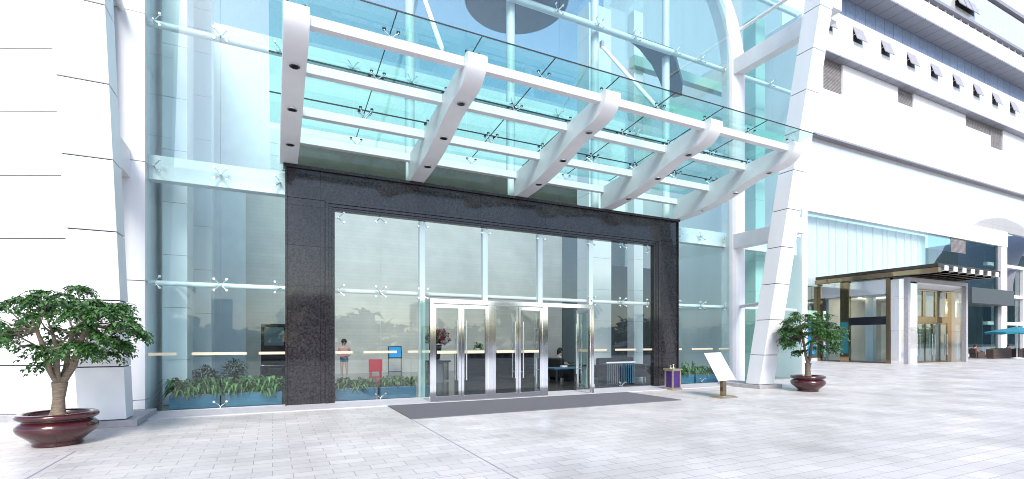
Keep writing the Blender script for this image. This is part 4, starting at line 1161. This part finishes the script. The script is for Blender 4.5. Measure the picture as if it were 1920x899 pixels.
cv.add(vs, [(0, 1 + i, 1 + (i + 1) % 16) for i in range(16)] + [(1 + i, 17 + i, 17 + (i + 1) % 16, 1 + (i + 1) % 16) for i in range(16)])
cv.build('canopy', 'teal_canvas', pa)
for k in range(8):
    a = 2 * math.pi * k / 8
    MB().tube([(0, 0, 2.68), (Rr * math.cos(a) * .99, Rr * math.sin(a) * .99, 2.2)], .012, 6).build('rib', 'white_metal', pa)

# ------------------------------------------------------------ the far side of the plaza (seen in the glass)
car0 = {}
def car(x, y, mat, rz, label):
    e = thing('parked_car', label, 'car', (x, y, .004), R(rz), 'cars parked across the plaza')
    b = MB(); pr_ = [(-2.2, .35), (-2.25, .7), (-2.1, .88), (-1.3, .98), (-.6, 1.42), (.9, 1.45), (1.7, 1.0), (2.15, .92), (2.2, .45), (2.1, .3)]
    n = len(pr_); b.add([(px, s * (.86 if pz < 1.1 else .68), pz) for s in (-1, 1) for px, pz in pr_], [(i, (i + 1) % n, (i + 1) % n + n, i + n) for i in range(n)] + [tuple(range(n - 1, -1, -1)), tuple(range(n, 2 * n))])
    b.build('body', mat, e, .04)
    g_ = MB()
    for s in (-1, 1): g_.add([(-1.1, s * .84, 1.02), (-.55, s * .71, 1.36), (.85, s * .71, 1.38), (1.45, s * .84, 1.03)], [(0, 1, 2, 3)])
    g_.build('side_windows', 'black_gloss', e)
    for sx_ in (-1.35, 1.35):
        for s in (-1, 1): MB().tube([(sx_, s * .70, .33), (sx_, s * .90, .33)], .33, 18).build('wheel', 'tyre', e)
    return e
cols = ['car_dark', 'car_white', 'car_dark', 'car_red', 'car_white', 'car_dark', 'car_dark', 'car_white', 'car_dark', 'car_red', 'car_dark']
nm = {'car_dark': 'dark saloon car', 'car_white': 'white saloon car', 'car_red': 'red saloon car'}
for i, m_ in enumerate(cols):
    car(-16 + i * 5.3, -20 + (i % 3) * .5, m_, 0 if i % 2 else 180, '%s parked %s in the row across the plaza' % (nm[m_], ['nearest the left wall', 'second from the left', 'third from the left', 'fourth from the left', 'left of the middle', 'in the middle', 'right of the middle', 'fourth from the right', 'third from the right', 'second from the right', 'farthest right'][i]))
def palm(x, y, h, label):
    e = thing('palm_tree', label, 'palm tree', (x, y, 0), 0, 'palms across the plaza')
    MB().tube([(0, 0, 0), (.1, 0, h * .5), (.05, .1, h)], [.22, .17, .14], 10).build('trunk', 'bark', e)
    m = MB(); rr = random.Random(int(x * 10))
    for k in range(26):
        a = rr.uniform(0, 6.28); up = rr.uniform(-.2, 1.1)
        d_ = Vector((math.cos(a), math.sin(a), 0)); L = 2.3
        pts = [Vector((.05, .1, h)) + d_ * L * t + Vector((0, 0, L * (up * t - 1.0 * t * t))) for t in (0, .25, .5, .75, 1)]
        s = Vector((-d_.y, d_.x, 0))
        for j in range(4):
            m.add([pts[j], pts[j + 1], pts[j + 1] + s * .28 - Vector((0, 0, .2)), pts[j] + s * .28 - Vector((0, 0, .2))], [(0, 1, 2, 3)])
            m.add([pts[j], pts[j + 1], pts[j + 1] - s * .28 - Vector((0, 0, .2)), pts[j] - s * .28 - Vector((0, 0, .2))], [(0, 1, 2, 3)])
    m.build('crown', 'leaf_dark', e)
for x, y, h, l in ((-9, -31, 6.5, 'tall palm at the left across the plaza'), (3, -26, 5.5, 'shorter palm across the plaza'), (24, -28, 6, 'palm near the middle of the car park'), (38, -30, 6.5, 'palm at the right across the plaza')):
    palm(x, y, h, l)
for x, y, h, wd, l in ((-4, -25, 5.2, 1.6, 'tall grey sign slab at the left across the plaza'), (4.5, -24, 5.6, 1.5, 'tall grey sign slab beside the shorter palm'), (9.5, -34, 4.6, 2.6, 'broad grey sign slab across the car park')):
    e = thing('sign_slab', l, 'sign', (x, y, 0), 0, 'sign slabs across the plaza')
    MB().box(-wd / 2, wd / 2, -.3, .3, .3, h).build('slab', 'grey_concrete', e, .02); MB().box(-wd / 2 - .1, wd / 2 + .1, -.4, .4, 0, .3).build('base', 'stone_plinth', e)
wd = MB(); rr = random.Random(21)
for k in range(5200):
    x = rr.uniform(-260, 420); y = -120 + rr.uniform(-12, 12); hh = 6 + 3.5 * math.sin(x * .11) + 2 * math.sin(x * .31)
    p = Vector((x, y, rr.uniform(.2, 1) * hh))
    leaf(wd, p, Vector((rr.gauss(0, 1), rr.gauss(0, 1), rr.gauss(0, .6))), Vector((0, rr.uniform(-1, 1), 1)), 4.2, 3.0)
o = wd.build('distant_trees', 'leaf_dark'); o['kind'] = 'stuff'
hl = MB(); NX, NY = 40, 24; vs = []
for j in range(NY):
    for i in range(NX):
        u_, v_ = i / (NX - 1) * 2 - 1, j / (NY - 1) * 2 - 1
        q_ = max(0, 1 - u_ * u_ - v_ * v_)
        zz = 66 * q_ ** .5 * (1 + .04 * math.sin(7 * u_) + .05 * max(0, math.sin(19 * u_ + 1)) * (u_ > .1)) + rr.uniform(-.6, .6) * (q_ > 0) - .5
        vs.append((339 + 34 * u_, -77 + 34 * v_ * .8, zz))
hl.add(vs, [(j * NX + i, j * NX + i + 1, (j + 1) * NX + i + 1, (j + 1) * NX + i) for j in range(NY - 1) for i in range(NX - 1)], 0, True)
struct('rocky_hill', hl, 'hill_rock')
